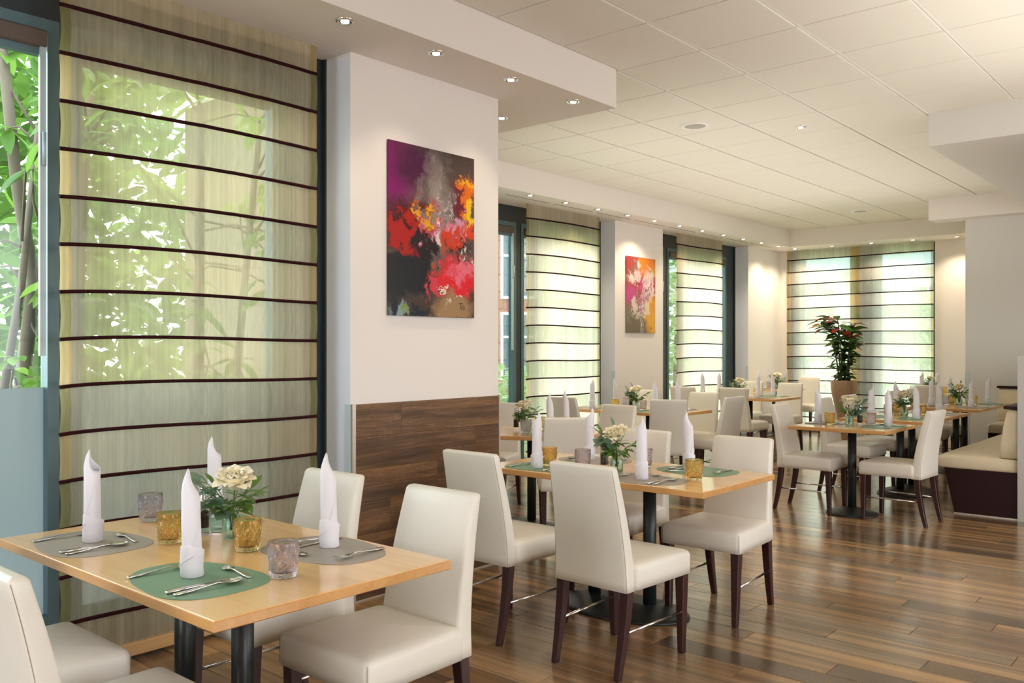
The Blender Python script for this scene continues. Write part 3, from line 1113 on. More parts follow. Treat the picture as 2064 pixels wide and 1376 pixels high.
def chair(label, x, y, fx, fy, group):
    CH.place(label, (x, y, 0), face(fx, fy), group)


A = 'cream leather chair '
G1, G2 = 'chairs at the nearest table', 'chairs at the table beside the panelled pillar'
chair(A + 'at bottom left edge, its back cut off by the frame', -2.21, 1.02, 0.0, 1, G1)
chair(A + 'at the nearest table, only its seat showing at the left edge', -2.84, 1.02, 0, 1, G1)
chair(A + 'at right corner of nearest table, whole front of seat visible', -2.20, 1.885, 0, -1, G1)
chair(A + 'beside the near striped shade, behind back side of the nearest table', -2.83, 1.90, 0, -1, G1)
chair(A + 'with back turned to viewer, foremost in the middle of the picture', -2.205, 3.30, 0.02, 1, G2)
chair(A + 'with back turned, in front of the dark oak dado', -2.87, 3.30, 0.0, 1, G2)
chair(A + 'facing viewer at right corner of table beside the panelled pillar', -2.19, 4.215, 0.02, -1, G2)
chair(A + 'behind the rose on the table beside the panelled pillar', -2.83, 4.22, 0, -1, G2)
G3 = 'chairs at the single pole table'
chair(A + 'left of the single-pole table, facing right', -2.95, 7.335, 1, 0.03, G3)
chair(A + 'right of the single-pole table, facing left', -2.245, 7.355, -1, 0.06, G3)
G4 = 'chairs at the angled window table'
chair(A + 'seen from behind at the angled window table', -3.90, 5.13, -0.62, 0.78, G4)
chair(A + 'on far side of angled window table, beside the left striped shade', -4.2, 5.98, 0, -1, G4)
chair(A + 'behind angled window table, cut by the panelled pillar\'s right edge', -5.06, 5.58, 0.357, -0.934, G4)
G5 = 'chairs at the table under the smaller painting'
chair(A + 'standing tall with plain back at table under smaller painting', -4.40, 7.42, -0.50, 0.86, G5)
chair(A + 'at left front of table under smaller painting', -5.32, 7.20, 0, 1, G5)
chair(A + 'on the far side of table under smaller painting, behind its rose', -5.45, 8.40, 0, -1, G5)
chair(A + 'on far right side of table under smaller painting', -4.66, 8.32, 0, -1, G5)
chair(A + 'seen edge-on at right end of table under smaller painting', -4.30, 8.05, -1, 0.05, G5)
G6 = 'chairs at the narrow window table'
chair(A + 'with back turned, left front of the narrow window\'s table', -5.52, 9.92, 0, 1, G6)
chair(A + 'with back turned, right front of the narrow window\'s table', -4.90, 10.04, 0, 1, G6)
chair(A + 'facing viewer, left far side of the narrow window\'s table', -5.62, 11.50, 0, -1, G6)
chair(A + 'facing viewer, right far side of the narrow window\'s table', -4.95, 11.28, 0, -1, G6)
chair(A + 'facing viewer at the back corner table beside the wide back shade', -5.62, 13.62, 0.05, -1, 'chair at the back corner table')
G8 = 'chairs at the bench tables'
chair(A + 'on left side of near bench table, closer of its two', -2.99, 8.42, 1, 0, G8)
chair(A + 'on left side of near bench table, farther of its two', -2.99, 9.12, 1, 0, G8)
chair(A + 'on left side of far bench table, closer of its two', -2.93, 10.36, 1, 0, G8)
chair(A + 'on left side of far bench table, farther of its two', -2.93, 11.05, 1, 0, G8)
chair(A + 'with back turned at the table behind the bench tables', -3.3, 12.28, 0, 1, 'chair at the table behind the bench tables')


# ------------------------------------------------------------------ tables
def table(label, x, y, L, D, rz=0, twin=True, along='x', group='beech topped dining tables'):
    t = thing('dining_table', label, 'table', (x, y, 0), rz, group)
    H = 0.735
    b = MB()
    b.loft([[(sx * (L / 2 - e), sy * (D / 2 - e), z) for sx, sy in ((-1, -1), (1, -1), (1, 1), (-1, 1))]
            for e, z in ((0.003, H - 0.004), (0.0018, H - 0.0012), (0.004, H))], smooth=False)
    b.build('tabletop', M['beech'], t)
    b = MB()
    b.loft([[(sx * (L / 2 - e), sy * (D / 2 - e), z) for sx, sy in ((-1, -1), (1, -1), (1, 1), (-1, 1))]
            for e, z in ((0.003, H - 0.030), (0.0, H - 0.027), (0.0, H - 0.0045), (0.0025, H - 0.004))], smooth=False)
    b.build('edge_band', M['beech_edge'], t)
    ps = [(-0.175, 0), (0.175, 0)] if twin else [(0, 0)]
    for px, py in ps:
        b = MB(); b.lathe([(0.0345, 0.03), (0.0345, H - 0.035)], 28, (px, py, 0)); b.build('pole', M['pole'], t)
        b = MB(); b.lathe([(0.11, H - 0.036), (0.11, H - 0.030)], 24, (px, py, 0)); b.build('mounting_plate', M['pole'], t)
    b = MB()

    def oval(rx, ry, z, n=48):
        return [(rx * math.cos(2 * PI * i / n), ry * math.sin(2 * PI * i / n), z) for i in range(n)]

    def caps(h, r, z, n=24):
        out = []
        for i in range(n + 1):
            a = -PI / 2 + PI * i / n
            out.append((h + r * math.cos(a), r * math.sin(a), z))
        for i in range(n + 1):
            a = PI / 2 + PI * i / n
            out.append((-h + r * math.cos(a), r * math.sin(a), z))
        return out[:50]
    if twin:
        def ov(rx, ry, z):
            n = 50
            return [(rx * math.cos(-PI / 2 + 2 * PI * i / n), ry * math.sin(-PI / 2 + 2 * PI * i / n), z) for i in range(n)]
        b.loft([ov(0.385, 0.235, 0.0), ov(0.388, 0.238, 0.006), ov(0.385, 0.236, 0.012), ov(0.36, 0.215, 0.017), caps(0.175, 0.045, 0.058)], True, False)
    else:
        b.loft([oval(0.205, 0.205, 0.0), oval(0.207, 0.207, 0.006), oval(0.203, 0.203, 0.012), oval(0.19, 0.19, 0.016), oval(0.045, 0.045, 0.058)], True, False)
    for p in range(len(b.smooth)):
        b.smooth[p] = len(b.f[p]) == 4
    b.build('base', M['pole'], t)
    return t


# each table: key -> (centre, rotation, length, depth, phrase, two seats?, seats face)
R4 = math.atan2(0.357, 0.934)
TB = {
    1: ((-2.590, 1.512), 0, 1.38, 0.80, 'the nearest table'),
    2: ((-2.605, 3.905), 0, 1.375, 0.755, 'table beside the panelled pillar'),
    3: ((-2.620, 7.360), 0, 0.78, 0.755, 'the single-pole table'),
    4: ((-4.460, 5.140), R4, 1.38, 0.76, 'the angled window table'),
    5: ((-5.030, 7.790), 0, 1.38, 0.78, 'table under smaller painting'),
    6: ((-5.300, 10.690), 0, 1.38, 0.80, "the narrow window's table"),
    7: ((-5.840, 13.030), 0, 0.70, 0.70, 'the back corner table'),
    8: ((-2.610, 8.760), PI / 2, 1.40, 0.76, 'the near bench table'),
    9: ((-2.610, 10.700), PI / 2, 1.40, 0.72, 'the far bench table'),
    10: ((-3.560, 13.000), 0, 0.74, 0.70, 'table behind the bench tables'),
}
TL = {1: 'large beech table in the left foreground, beside the wide striped shade',
      2: 'beech table in the middle foreground, beside the panelled pillar',
      3: 'small square beech table on one black pole, middle right',
      4: 'beech table standing at an angle behind the panelled pillar',
      5: 'beech table below the smaller pink and orange painting',
      6: 'beech table in front of the narrow far window shade',
      7: 'small beech table in the back left corner',
      8: 'long beech table at the near end of the cream bench',
      9: 'long beech table at the far end of the cream bench',
      10: 'small beech table behind the bench tables, left of the grey wall'}
for k, (c, rz, L, D, ph) in TB.items():
    table(TL[k], c[0], c[1], L, D, rz, twin=k not in (3, 7, 10))
TH = 0.7352


# ------------------------------------------------------------------ tableware prototypes
def mat_mesh(m):
    b = MB()
    n = 48

    def ring(s, z):
        out = []
        for i in range(n):
            a = 2 * PI * i / n
            ca, sa = math.cos(a), math.sin(a)
            p = 2.7
            r = 1.0 / ((abs(ca) ** p + abs(sa) ** p) ** (1 / p))
            x, y = 0.215 * r * ca, 0.155 * r * sa
            y *= 1 + 0.16 * x / 0.215
            out.append((x * s, y * s, z))
        return out
    b.loft([ring(1, 0), ring(1, 0.0016), ring(0.985, 0.0022)], True, False)
    o = b.build('placemat', m)
    tag(o, 'x', 'placemat')
    return Proto(o)


MG, MT = mat_mesh(M['mat_green']), mat_mesh(M['mat_taupe'])


def napkin_proto(seed):
    rnd = random.Random(seed)
    t = thing('rolled_napkin', 'x', 'napkin')
    b = MB()
    n, nz = 28, 14
    rings = []
    tip = rnd.uniform(-0.4, 0.4)
    for k in range(nz + 1):
        s = k / nz
        ring = []
        for i in range(n):
            a = 2 * PI * i / n
            top = 0.236 + 0.050 * (0.5 + 0.5 * math.cos(a - tip)) ** 1.2 + 0.022 * max(0, math.cos(a - tip)) ** 6
            z = s * top
            r = 0.0275 + 0.002 * math.sin(3 * a + s * 4) * (1 - s) - 0.002 * s
            lean = 0.004 * s
            if s > 0.85:
                q = (s - 0.85) / 0.15
                pinch = 0.60 * q * q * (0.5 + 0.5 * math.cos(a - tip)) + 0.25 * q * q * math.sin(a - tip)
                r *= 1 - pinch
            ring.append((r * math.cos(a) + lean, r * math.sin(a), z + 0.0))
        rings.append(ring)
    b.loft(rings, False, True)
    inner = [[(x * 0.86, y * 0.86, z - 0.002) for x, y, z in r_] for r_ in rings[7:]]
    b.loft(list(reversed(inner)), False, True)
    ring_o, ring_i = rings[-1], inner[-1]
    b.add(ring_o + ring_i, [(i, (i + 1) % n, n + (i + 1) % n, n + i) for i in range(n)], True)
    b.build('roll', M['napkin'], t)
    # outer wrap edge spiralling up the roll
    b = MB()
    pts = [((0.0283 - 0.002 * s) * math.cos(0.9 + 1.3 * s) + 0.004 * s, (0.0283 - 0.002 * s) * math.sin(0.9 + 1.3 * s), 0.075 + 0.12 * s) for s in [k / 14 for k in range(15)]]
    b.tube(pts, 0.0012, 5)
    b.build('wrap_edge', M['napkin'], t)
    b = MB()
    rings = []
    for k, (r, zz) in enumerate(((0.0285, 0.0), (0.0315, 0.003), (0.032, 0.03), (0.0325, 0.06), (0.0325, 0.078), (0.0285, 0.083))):
        ring = []
        for i in range(n):
            a = 2 * PI * i / n
            z = zz + (0.012 * math.sin(a * 1 + 1.2) * (zz / 0.083))
            rr = r + 0.0016 * math.sin(a + zz * 60)
            ring.append((rr * math.cos(a), rr * math.sin(a), z))
        rings.append(ring)
    b.loft(rings, True, True)
    # diagonal fold across the cuff
    pts = [(0.0335 * math.cos(a), 0.0335 * math.sin(a), 0.010 + 0.055 * (a + 1.5) / 2.6) for a in [-1.5 + 2.6 * k / 10 for k in range(11)]]
    b.tube(pts, 0.002, 6)
    b.build('cuff', M['napkin'], t)
    return Proto(t)


NAPS = [napkin_proto(k) for k in range(3)]


def loft_strip(b, pts, smooth=True):
    """pts: (y, halfwidth, z, thickness, dish)"""
    rings = []
    for (y, w, z, th, dish) in pts:
        top = [(x * w, y, z + th / 2 + dish * (x * x - 1) + dish * 0) for x in (-1, -0.5, 0, 0.5, 1)]
        bot = [(x * w, y, z - th / 2 + dish * (x * x - 1)) for x in (1, 0.5, 0, -0.5, -1)]
        rings.append(top + bot)
    b.loft(rings, True, smooth)


HANDLE = [(-0.100, 0.0055, 0.0035, 0.003, 0), (-0.096, 0.0085, 0.0035, 0.004, 0), (-0.06, 0.0078, 0.0045, 0.004, 0),
          (-0.02, 0.0052, 0.0075, 0.0036, 0), (0.02, 0.0032, 0.0105, 0.0032, 0)]


def spoon_mesh(scale=1.0):
    b = MB()
    loft_strip(b, HANDLE + [(0.034, 0.0045, 0.0105, 0.0026, 0.0), (0.042, 0.011, 0.0100, 0.0016, 0.003), (0.056, 0.0185, 0.0092, 0.0012, 0.006),
                            (0.072, 0.0205, 0.0088, 0.0012, 0.007), (0.088, 0.0165, 0.0090, 0.0012, 0.005), (0.097, 0.010, 0.0096, 0.0012, 0.0025), (0.101, 0.003, 0.0102, 0.0012, 0.0)])
    return b.mesh('spoon', M['steel'])


def fork_mesh():
    b = MB()
    loft_strip(b, HANDLE + [(0.034, 0.0045, 0.0095, 0.0024, 0), (0.044, 0.0105, 0.0075, 0.002, 0.001), (0.056, 0.0125, 0.0062, 0.0018, 0.001), (0.060, 0.0125, 0.0060, 0.0018, 0.001)])
    for k in range(4):
        x = -0.0105 + 0.007 * k
        b.loft([[(x - w, y, z - 0.0008), (x + w, y, z - 0.0008), (x + w, y, z + 0.0008), (x - w, y, z + 0.0008)]
                for y, w, z in ((0.058, 0.0022, 0.006), (0.08, 0.0018, 0.0075), (0.103, 0.0008, 0.0115))], True, False)
    return b.mesh('fork', M['steel'])


def knife_mesh():
    b = MB()
    loft_strip(b, [(-0.110, 0.005, 0.0035, 0.004, 0), (-0.106, 0.0085, 0.004, 0.006, 0), (-0.05, 0.0085, 0.0045, 0.0065, 0), (-0.01, 0.0062, 0.004, 0.005, 0),
                   (0.0, 0.0085, 0.0035, 0.002, 0), (0.06, 0.0095, 0.003, 0.0016, 0), (0.098, 0.008, 0.003, 0.0014, 0), (0.110, 0.003, 0.003, 0.0012, 0)])
    return b.mesh('knife', M['steel'])


CUT = {}
for nm, me in (('spoon', spoon_mesh()), ('fork', fork_mesh()), ('knife', knife_mesh())):
    CUT[nm] = me
CUTP = {}


def cutlery(kind, label, loc, rz, scale=None):
    if kind not in CUTP:
        o = put(kind, CUT[kind])
        tag(o, 'x', kind)
        CUTP[kind] = Proto(o)
    r = CUTP[kind].place(label, loc, rz, 'cutlery on the placemats', scale)
    return r


def tumbler_proto(m, fine=True):
    t = thing('tumbler', 'x', 'glass')
    n = 72
    b = MB()

    def tri(x):
        return abs((x % 1.0) - 0.5) * 2

    def pat(a, z):
        if z < 0.012 or z > 0.080:
            return 1.0
        u = a / (2 * PI) * 6
        du = (u % 1.0) - 0.5
        dz = (z - 0.046) / 0.034
        ang = math.atan2(dz, du * 2)
        rad = math.hypot(dz, du * 2)
        k = 0.5 + 0.5 * math.cos(ang * 9)
        return 1 + 0.085 * (k ** 1.5) * min(1, rad * 1.6) - 0.03 * tri(u * 2 + dz) * min(1, rad)
    prof = [(0.030, 0.0), (0.0355, 0.002), (0.0368, 0.008)] + [(0.0368 + 0.0062 * k / 15, 0.012 + 0.070 * k / 15) for k in range(16)] + [(0.0432, 0.088), (0.0436, 0.1005), (0.0428, 0.1015)]
    rings = [[(r * pat(2 * PI * i / n, z) * math.cos(2 * PI * i / n), r * pat(2 * PI * i / n, z) * math.sin(2 * PI * i / n), z) for i in range(n)] for r, z in prof]
    inn = [(0.0412, 0.1008), (0.0400, 0.06), (0.0352, 0.020), (0.030, 0.0155), (0.006, 0.015)]
    rings += [[(r * math.cos(2 * PI * i / n), r * math.sin(2 * PI * i / n), z) for i in range(n)] for r, z in inn]
    b.loft(rings, True, True)
    o = b.build('tumbler', m)
    bpy.data.objects.remove(t)
    for p in o.data.polygons:
        p.use_smooth = p.center.z > 0.088 or p.center.z < 0.011
    tag(o, 'x', 'glass')
    return Proto(o)


TUM = {'amber': tumbler_proto(M['amber']), 'smoky violet': tumbler_proto(M['smoke'])}


def mill_proto():
    t = thing('pepper_mill', 'x', 'mill')
    b = MB(); b.lathe([(0.026, 0.0), (0.027, 0.003), (0.0265, 0.018), (0.024, 0.022), (0.0225, 0.06), (0.020, 0.105), (0.018, 0.112)], 20); b.build('body', M['acrylic'], t)
    b = MB(); b.lathe([(0.0165, 0.024), (0.018, 0.028), (0.017, 0.078), (0.012, 0.084)], 14, mod=lambda a, z: 1 + 0.06 * math.sin(a * 7 + z * 900)); b.build('peppercorns', M['peppercorn'], t)
    b = MB(); b.lathe([(0.0205, 0.112), (0.0205, 0.122), (0.017, 0.132), (0.018, 0.160), (0.0195, 0.168), (0.016, 0.172)], 20); b.build('cap', M['chrome'], t)
    return Proto(t)


MILL = mill_proto()


def vase_proto():
    t = thing('bud_vase', 'x', 'vase')
    b = MB()
    n = 72

    def fl(a, z):
        return 1 + (0.035 * (0.5 + 0.5 * math.cos(a * 18)) if 0.006 < z < 0.07 else 0)
    prof = [(0.026, 0.0), (0.0305, 0.003), (0.0315, 0.008), (0.0325, 0.03), (0.0325, 0.062), (0.030, 0.070), (0.023, 0.077), (0.0215, 0.083), (0.023, 0.090), (0.0215, 0.0905)]
    rings = [[(r * fl(2 * PI * i / n, z) * math.cos(2 * PI * i / n), r * fl(2 * PI * i / n, z) * math.sin(2 * PI * i / n), z) for i in range(n)] for r, z in prof]
    for r, z in ((0.0195, 0.083), (0.028, 0.066), (0.0295, 0.03), (0.028, 0.006), (0.004, 0.005)):
        rings.append([(r * math.cos(2 * PI * i / n), r * math.sin(2 * PI * i / n), z) for i in range(n)])
    b.loft(rings, True, True)
    bpy.data.objects.remove(t)
    o = b.build('bud_vase', M['vase'])
    tag(o, 'x', 'vase')
    return Proto(o)


VASE = vase_proto()


def leaf_mesh(name, m, L, Wd, fold=0.15, curl=0.15, n=6, blunt=1.0):
    b = MB()
    vs, fs = [], []
    for k in range(n + 1):
        s = k / n
        w = Wd / 2 * (math.sin(PI * min(1, s * 0.97 + 0.02) ** blunt)) ** 0.8
        z = -curl * L * s * s
        vs += [(-w, s * L, z + fold * w), (0, s * L, z), (w, s * L, z + fold * w)]
    for k in range(n):
        i = k * 3
        fs += [(i, i + 1, i + 4, i + 3), (i + 1, i + 2, i + 5, i + 4)]
    b.add(vs, fs, True)
    return b.mesh(name, m)


def dir_rot(d, roll=0.0):
    """euler turning local +Y to direction d with leaf face up"""
    q = Vector(d).to_track_quat('Y', 'Z')
    return (q.to_matrix() @ Matrix.Rotation(roll, 3, 'Y')).to_euler()


def petal_mesh(name, L, Wd, cup, curl):
    b = MB()

    def fn(u, v):
        wv = (0.38 + 0.62 * math.sin(PI * min(0.5, v * 0.85))) * (1 if v < 0.6 else math.sqrt(max(0.02, 1 - ((v - 0.6) / 0.415) ** 2)))
        x = (u - 0.5) * Wd * wv * 1.1
        a = x / (Wd * 0.62) * cup
        rad = Wd * 0.62 / max(cup, 0.05)
        px = rad * math.sin(a)
        py = rad * (1 - math.cos(a)) * -1
        z = L * v * (1 - 0.10 * abs(u - 0.5) * 2 * v)
        out = curl * max(0, v - 0.55) ** 2 + 0.004 * math.sin(u * 9) * v
        return (px, py + out + 0.25 * cup * L * v * (1 - v) * 0.5, z)
    b.grid(fn, 8, 10)
    return b.mesh(name, M['petal'])


def bouquet_proto(seed):
    rnd = random.Random(seed)
    t = thing('rose_bouquet', 'x', 'flowers')
    # bloom
    bz = 0.205
    tilt = Vector((rnd.uniform(-0.15, 0.35), rnd.uniform(-0.45, -0.1), 1)).normalized()
    bx, by = rnd.uniform(-0.004, 0.012), rnd.uniform(-0.012, 0.004)
    b = MB(); b.lathe([(0.004, 0.0), (0.012, 0.006), (0.017, 0.02), (0.014, 0.038), (0.006, 0.046), (0.001, 0.047)], 14, mod=lambda a, z: 1 + 0.08 * math.sin(a * 3 + z * 160))
    q = tilt.to_track_quat('Z', 'Y')
    bloom = b.build('bloom', M['petal'], t, (bx, by, bz - 0.02), q.to_euler())
    pin = petal_mesh('petal_inner', 0.050, 0.040, 1.2, 0.0)
    pmid = petal_mesh('petal_middle', 0.060, 0.064, 1.1, 0.06)
    pout = petal_mesh('petal_outer', 0.066, 0.082, 0.95, 0.13)
    for k in range(5):
        a = 2 * PI * k / 5 + 0.2
        put('petal', pin, bloom, (0.008 * math.cos(a), 0.008 * math.sin(a), 0.002), (0.0, 0, 0)).rotation_euler = Matrix.Rotation(a - PI / 2, 3, 'Z').to_euler()
    for k in range(7):
        a = 2 * PI * k / 7 + 0.5
        mrot = Matrix.Rotation(a - PI / 2, 3, 'Z') @ Matrix.Rotation(-0.10, 3, 'X')
        put('petal', pmid, bloom, (0.015 * math.cos(a), 0.015 * math.sin(a), -0.002), mrot.to_euler())
    for k in range(8):
        a = 2 * PI * k / 8 + 0.1
        mrot = Matrix.Rotation(a - PI / 2, 3, 'Z') @ Matrix.Rotation(-0.26 - 0.10 * (k % 2), 3, 'X')
        put('petal', pout, bloom, (0.018 * math.cos(a), 0.018 * math.sin(a), -0.006), mrot.to_euler())
    for k in range(7):
        a = 2 * PI * k / 7 + 0.9
        mrot = Matrix.Rotation(a - PI / 2, 3, 'Z') @ Matrix.Rotation(-0.56 - 0.20 * (k % 2), 3, 'X')
        put('petal', pout, bloom, (0.016 * math.cos(a), 0.016 * math.sin(a), -0.016), mrot.to_euler())
    b = MB(); b.tube([(0.004, 0.002, 0.012), (0.002, 0, 0.09), (bx, by, bz - 0.018)], 0.0032, 7); b.build('stem', M['stem'], t)
    euc = leaf_mesh('leaf_round', M['leaf_euc'], 0.040, 0.036, 0.2, 0.12)
    nar = leaf_mesh('leaf_narrow', M['leaf_dark'], 0.048, 0.017, 0.2, 0.25)
    nare = leaf_mesh('leaf_long', M['leaf_euc'], 0.060, 0.013, 0.2, 0.3)
    specs = [(3.1, 0.105, 0.205, nare, 10), (3.6, 0.105, 0.175, euc, 8), (4.2, 0.085, 0.135, euc, 8), (5.2, 0.075, 0.12, nar, 9), (0.3, 0.095, 0.155, nar, 9),
             (1.4, 0.09, 0.16, nar, 8), (2.2, 0.100, 0.160, nar, 8), (4.8, 0.055, 0.135, euc, 6), (5.8, 0.08, 0.13, nar, 8), (3.4, 0.085, 0.19, nar, 9), (4.0, 0.07, 0.165, nare, 9)]
    for (a0, reach, hz, lm_, nl) in specs:
        a0 += rnd.uniform(-0.3, 0.3)
        reach *= rnd.uniform(0.8, 1.15)
        hz += rnd.uniform(-0.02, 0.02)
        p0 = Vector((0.006 * math.cos(a0), 0.006 * math.sin(a0), 0.03))
        p1 = Vector((0.016 * math.cos(a0), 0.016 * math.sin(a0), 0.092))
        p2 = Vector((reach * math.cos(a0), reach * math.sin(a0), hz))
        pts = [p0, p1, (p1 + p2) / 2 + Vector((0, 0, 0.012)), p2]
        b = MB(); b.tube(pts, 0.0014, 5)
        sp = b.build('sprig', M['stem'], t)
        for k in range(nl):
            s = (k + 0.6) / nl
            p = p1.lerp(p2, s) + Vector((0, 0, 0.012 * 4 * s * (1 - s)))
            side = (-1) ** k
            d = Vector((math.cos(a0 + side * 0.9), math.sin(a0 + side * 0.9), rnd.uniform(-0.35, 0.5)))
            if k == nl - 1:
                d = (p2 - p1)
            lf = put('leaf', lm_, sp, p, dir_rot(d, rnd.uniform(-0.5, 0.5)))
            lf.scale = (rnd.uniform(1.0, 1.5),) * 3
    return Proto(t)


BOUQ = [bouquet_proto(5), bouquet_proto(9)]

# ------------------------------------------------------------------ lay the tables
CORNER = {(-1, -1): 'left', (1, -1): 'front', (1, 1): 'right', (-1, 1): 'back'}


def tw(k, u, v):
    (cx, cy), rz = TB[k][0], TB[k][1]
    return cx + u * math.cos(rz) - v * math.sin(rz), cy + u * math.sin(rz) + v * math.cos(rz)


def setting(k, u, v, inward, colour, place, nap_uv=None, full=True, seed=0):
    """inward: unit vector (table frame) pointing from the seat to the table centre"""
    rnd = random.Random(seed * 7 + k * 31)
    ph = TB[k][4]
    rz = TB[k][1]
    base = rz + face(*inward)
    x, y = tw(k, u, v)
    P = MG if colour == 'green' else MT
    P.place('%s rounded leatherette placemat, %s place of %s' % (colour, place, ph), (x, y, TH), base + (PI if seed % 2 else 0), colour + ' placemats')
    z = TH + 0.0023
    nu, nv = nap_uv if nap_uv else (u, v)
    nx, ny = tw(k, nu, nv)
    NAPS[(seed + k) % 3].place('white rolled napkin standing on the %s placemat, %s place of %s' % (colour, place, ph), (nx, ny, z), R(-49) + rnd.uniform(-1.5, 1.5), 'standing napkins')
    ca, sa = math.cos(base), math.sin(base)

    def loc(a, c):
        return (x + a * ca - c * sa, y + a * sa + c * ca, z)
    cutlery('fork', 'steel fork left of the napkin, %s place of %s' % (place, ph), loc(-0.135, -0.03), base + rnd.uniform(-.06, .06))
    cutlery('knife', 'steel knife right of the napkin, %s place of %s' % (place, ph), loc(0.095, -0.025), base + rnd.uniform(-.03, .05))
    cutlery('spoon', 'steel soup spoon beside the knife, %s place of %s' % (place, ph), loc(0.128, -0.03), base + rnd.uniform(-.05, .04))
    if full:
        cutlery('spoon', 'small dessert spoon lying crosswise, %s place of %s' % (place, ph), loc(0.045, 0.105), base + PI / 2 + rnd.uniform(-.1, .1), 0.78)


def glass(k, x, y, colour, where, rot=0.3):
    TUM[colour].place('%s cut glass tumbler %s, on %s' % (colour, where, TB[k][4]), (x, y, TH), rot, colour + ' cut glass tumblers')


def flowers(k, x, y, rot=0.0, which=0):
    ph = TB[k][4]
    VASE.place('small ribbed aqua glass vase with a rose, on %s' % ph, (x, y, TH), 0, 'aqua bud vases')
    BOUQ[which].place('cream rose with eucalyptus sprigs in aqua vase, on %s' % ph, (x, y, TH), rot, 'roses in bud vases')


def mill(k, x, y):
    MILL.place('clear pepper mill with chrome cap beside the vase, on %s' % TB[k][4], (x, y, TH), 0, 'pepper mills')


# 1 nearest table
setting(1, -0.385, -0.225, (0, 1), 'taupe', 'left', (-0.39, -0.212), seed=0)
setting(1, 0.300, -0.230, (0, 1), 'green', 'front', (0.275, -0.225), seed=2)
setting(1, 0.300, 0.225, (0, -1), 'taupe', 'right', (0.272, 0.258), seed=4)
setting(1, -0.390, 0.225, (0, -1), 'green', 'back', (-0.47, 0.285), seed=6)
glass(1, -3.18, 1.60, 'smoky violet', 'on the far left', 0.2)
glass(1, -2.77, 1.462, 'amber', 'in front of the napkin at left', 0.9)
glass(1, -2.48, 1.57, 'amber', 'right of the vase', 1.7)
glass(1, -2.12, 1.458, 'smoky violet', 'nearest the table edge', 0.4)
flowers(1, -2.675, 1.635, 0.2, 0)
mill(1, -2.81, 1.605)
# 2 panelled pillar table
setting(2, -0.365, -0.20, (0, 1), 'green', 'left', (-0.365, -0.265), seed=1)
setting(2, 0.285, -0.215, (0, 1), 'taupe', 'front', (0.275, -0.235), seed=3)
setting(2, 0.33, 0.21, (0, -1), 'green', 'right', (0.28, 0.22), seed=5)
setting(2, -0.33, 0.205, (0, -1), 'taupe', 'back', (-0.365, 0.215), seed=7)
glass(2, -2.985, 3.765, 'amber', 'behind the left napkin', 0.1)
glass(2, -2.79, 3.81, 'smoky violet', 'between two napkins', 0.7)
glass(2, -2.13, 3.83, 'amber', 'in front, by itself', 1.1)
glass(2, -2.56, 4.06, 'smoky violet', 'behind the front napkin', 0.3)
flowers(2, -2.565, 3.80, -0.5, 1)
mill(2, -2.685, 3.86)
# 3 single-pole table
setting(3, -0.235, 0.03, (1, 0), 'taupe', 'left', (-0.285, 0.0), seed=1)
setting(3, 0.235, 0.02, (-1, 0), 'green', 'right', (0.275, 0.05), seed=2)
glass(3, -2.775, 7.28, 'amber', 'beside the left napkin', 0.2)
glass(3, -2.50, 7.45, 'smoky violet', 'beside the right napkin', 0.9)
flowers(3, -2.62, 7.30, 2.6, 0)
mill(3, -2.56, 7.37)
# other four-seat tables
for k in (4, 5, 6):
    L, D = TB[k][2], TB[k][3]
    mu, mv = L / 2 - 0.30, D / 2 - 0.17
    for q, (su, sv) in enumerate(((-1, -1), (1, -1), (1, 1), (-1, 1))):
        colr = 'taupe' if (q + k) % 2 else 'green'
        setting(k, su * mu, sv * mv, (0, -sv), colr, CORNER[(su, sv)], seed=q, full=k == 4)
    for q, (u, v, cname, wh) in enumerate(((-0.16, -0.13, 'amber', 'left of the vase'), (0.17, -0.12, 'smoky violet', 'right of the vase'),
                                           (0.20, 0.14, 'amber', 'far right of the vase'), (-0.20, 0.15, 'smoky violet', 'behind the vase'))):
        x, y = tw(k, u, v)
        glass(k, x, y, cname, wh, q)
    x, y = tw(k, 0.02 if k != 4 else 0.12, 0.0)
    flowers(k, x, y, 1.0 + k, k % 2)
    x, y = tw(k, -0.08 if k != 4 else 0.03, 0.05)
    mill(k, x, y)
for k in (8, 9):
    for q, (u, v) in enumerate(((-0.37, 0.20), (0.37, 0.20), (-0.37, -0.20), (0.37, -0.20))):
        # table frame: u along the room, v to the left (-X)
        colr = 'taupe' if (q + k) % 2 else 'green'
        place = ('near left', 'far left', 'near right', 'far right')[q]
        setting(k, u, v, (0, -1 if v > 0 else 1), colr, place, seed=q, full=False)
    for q, (u, v, cname, wh) in enumerate(((-0.10, 0.13, 'smoky violet', 'left of the vase'), (-0.09, -0.12, 'smoky violet', 'right of the vase'),
                                           (0.14, -0.10, 'amber', 'behind the vase at right'), (0.15, 0.12, 'amber', 'behind the vase at left'))):
        x, y = tw(k, u, v)
        glass(k, x, y, cname, wh, q)
    x, y = tw(k, -0.05, 0.0)
    flowers(k, x, y, 2.4 + k, k % 2)
setting(7, -0.16, -0.19, (0, 1), 'taupe', 'front', seed=1, full=False)
setting(7, 0.10, 0.19, (0, -1), 'green', 'back', seed=2, full=False)
glass(7, -5.62, 13.0, 'amber', 'at right', 0.2)
glass(7, -5.98, 13.14, 'smoky violet', 'at left', 0.2)
flowers(7, -5.80, 13.05, 0.4, 1)
setting(10, -0.05, -0.2, (0, 1), 'taupe', 'front', seed=3, full=False)
setting(10, 0.05, 0.2, (0, -1), 'green', 'back', seed=0, full=False)
glass(10, -3.36, 13.0, 'amber', 'at right', 0.2)
glass(10, -3.78, 13.02, 'smoky violet', 'at left', 0.2)
flowers(10, -3.55, 13.0, 0.9, 0)


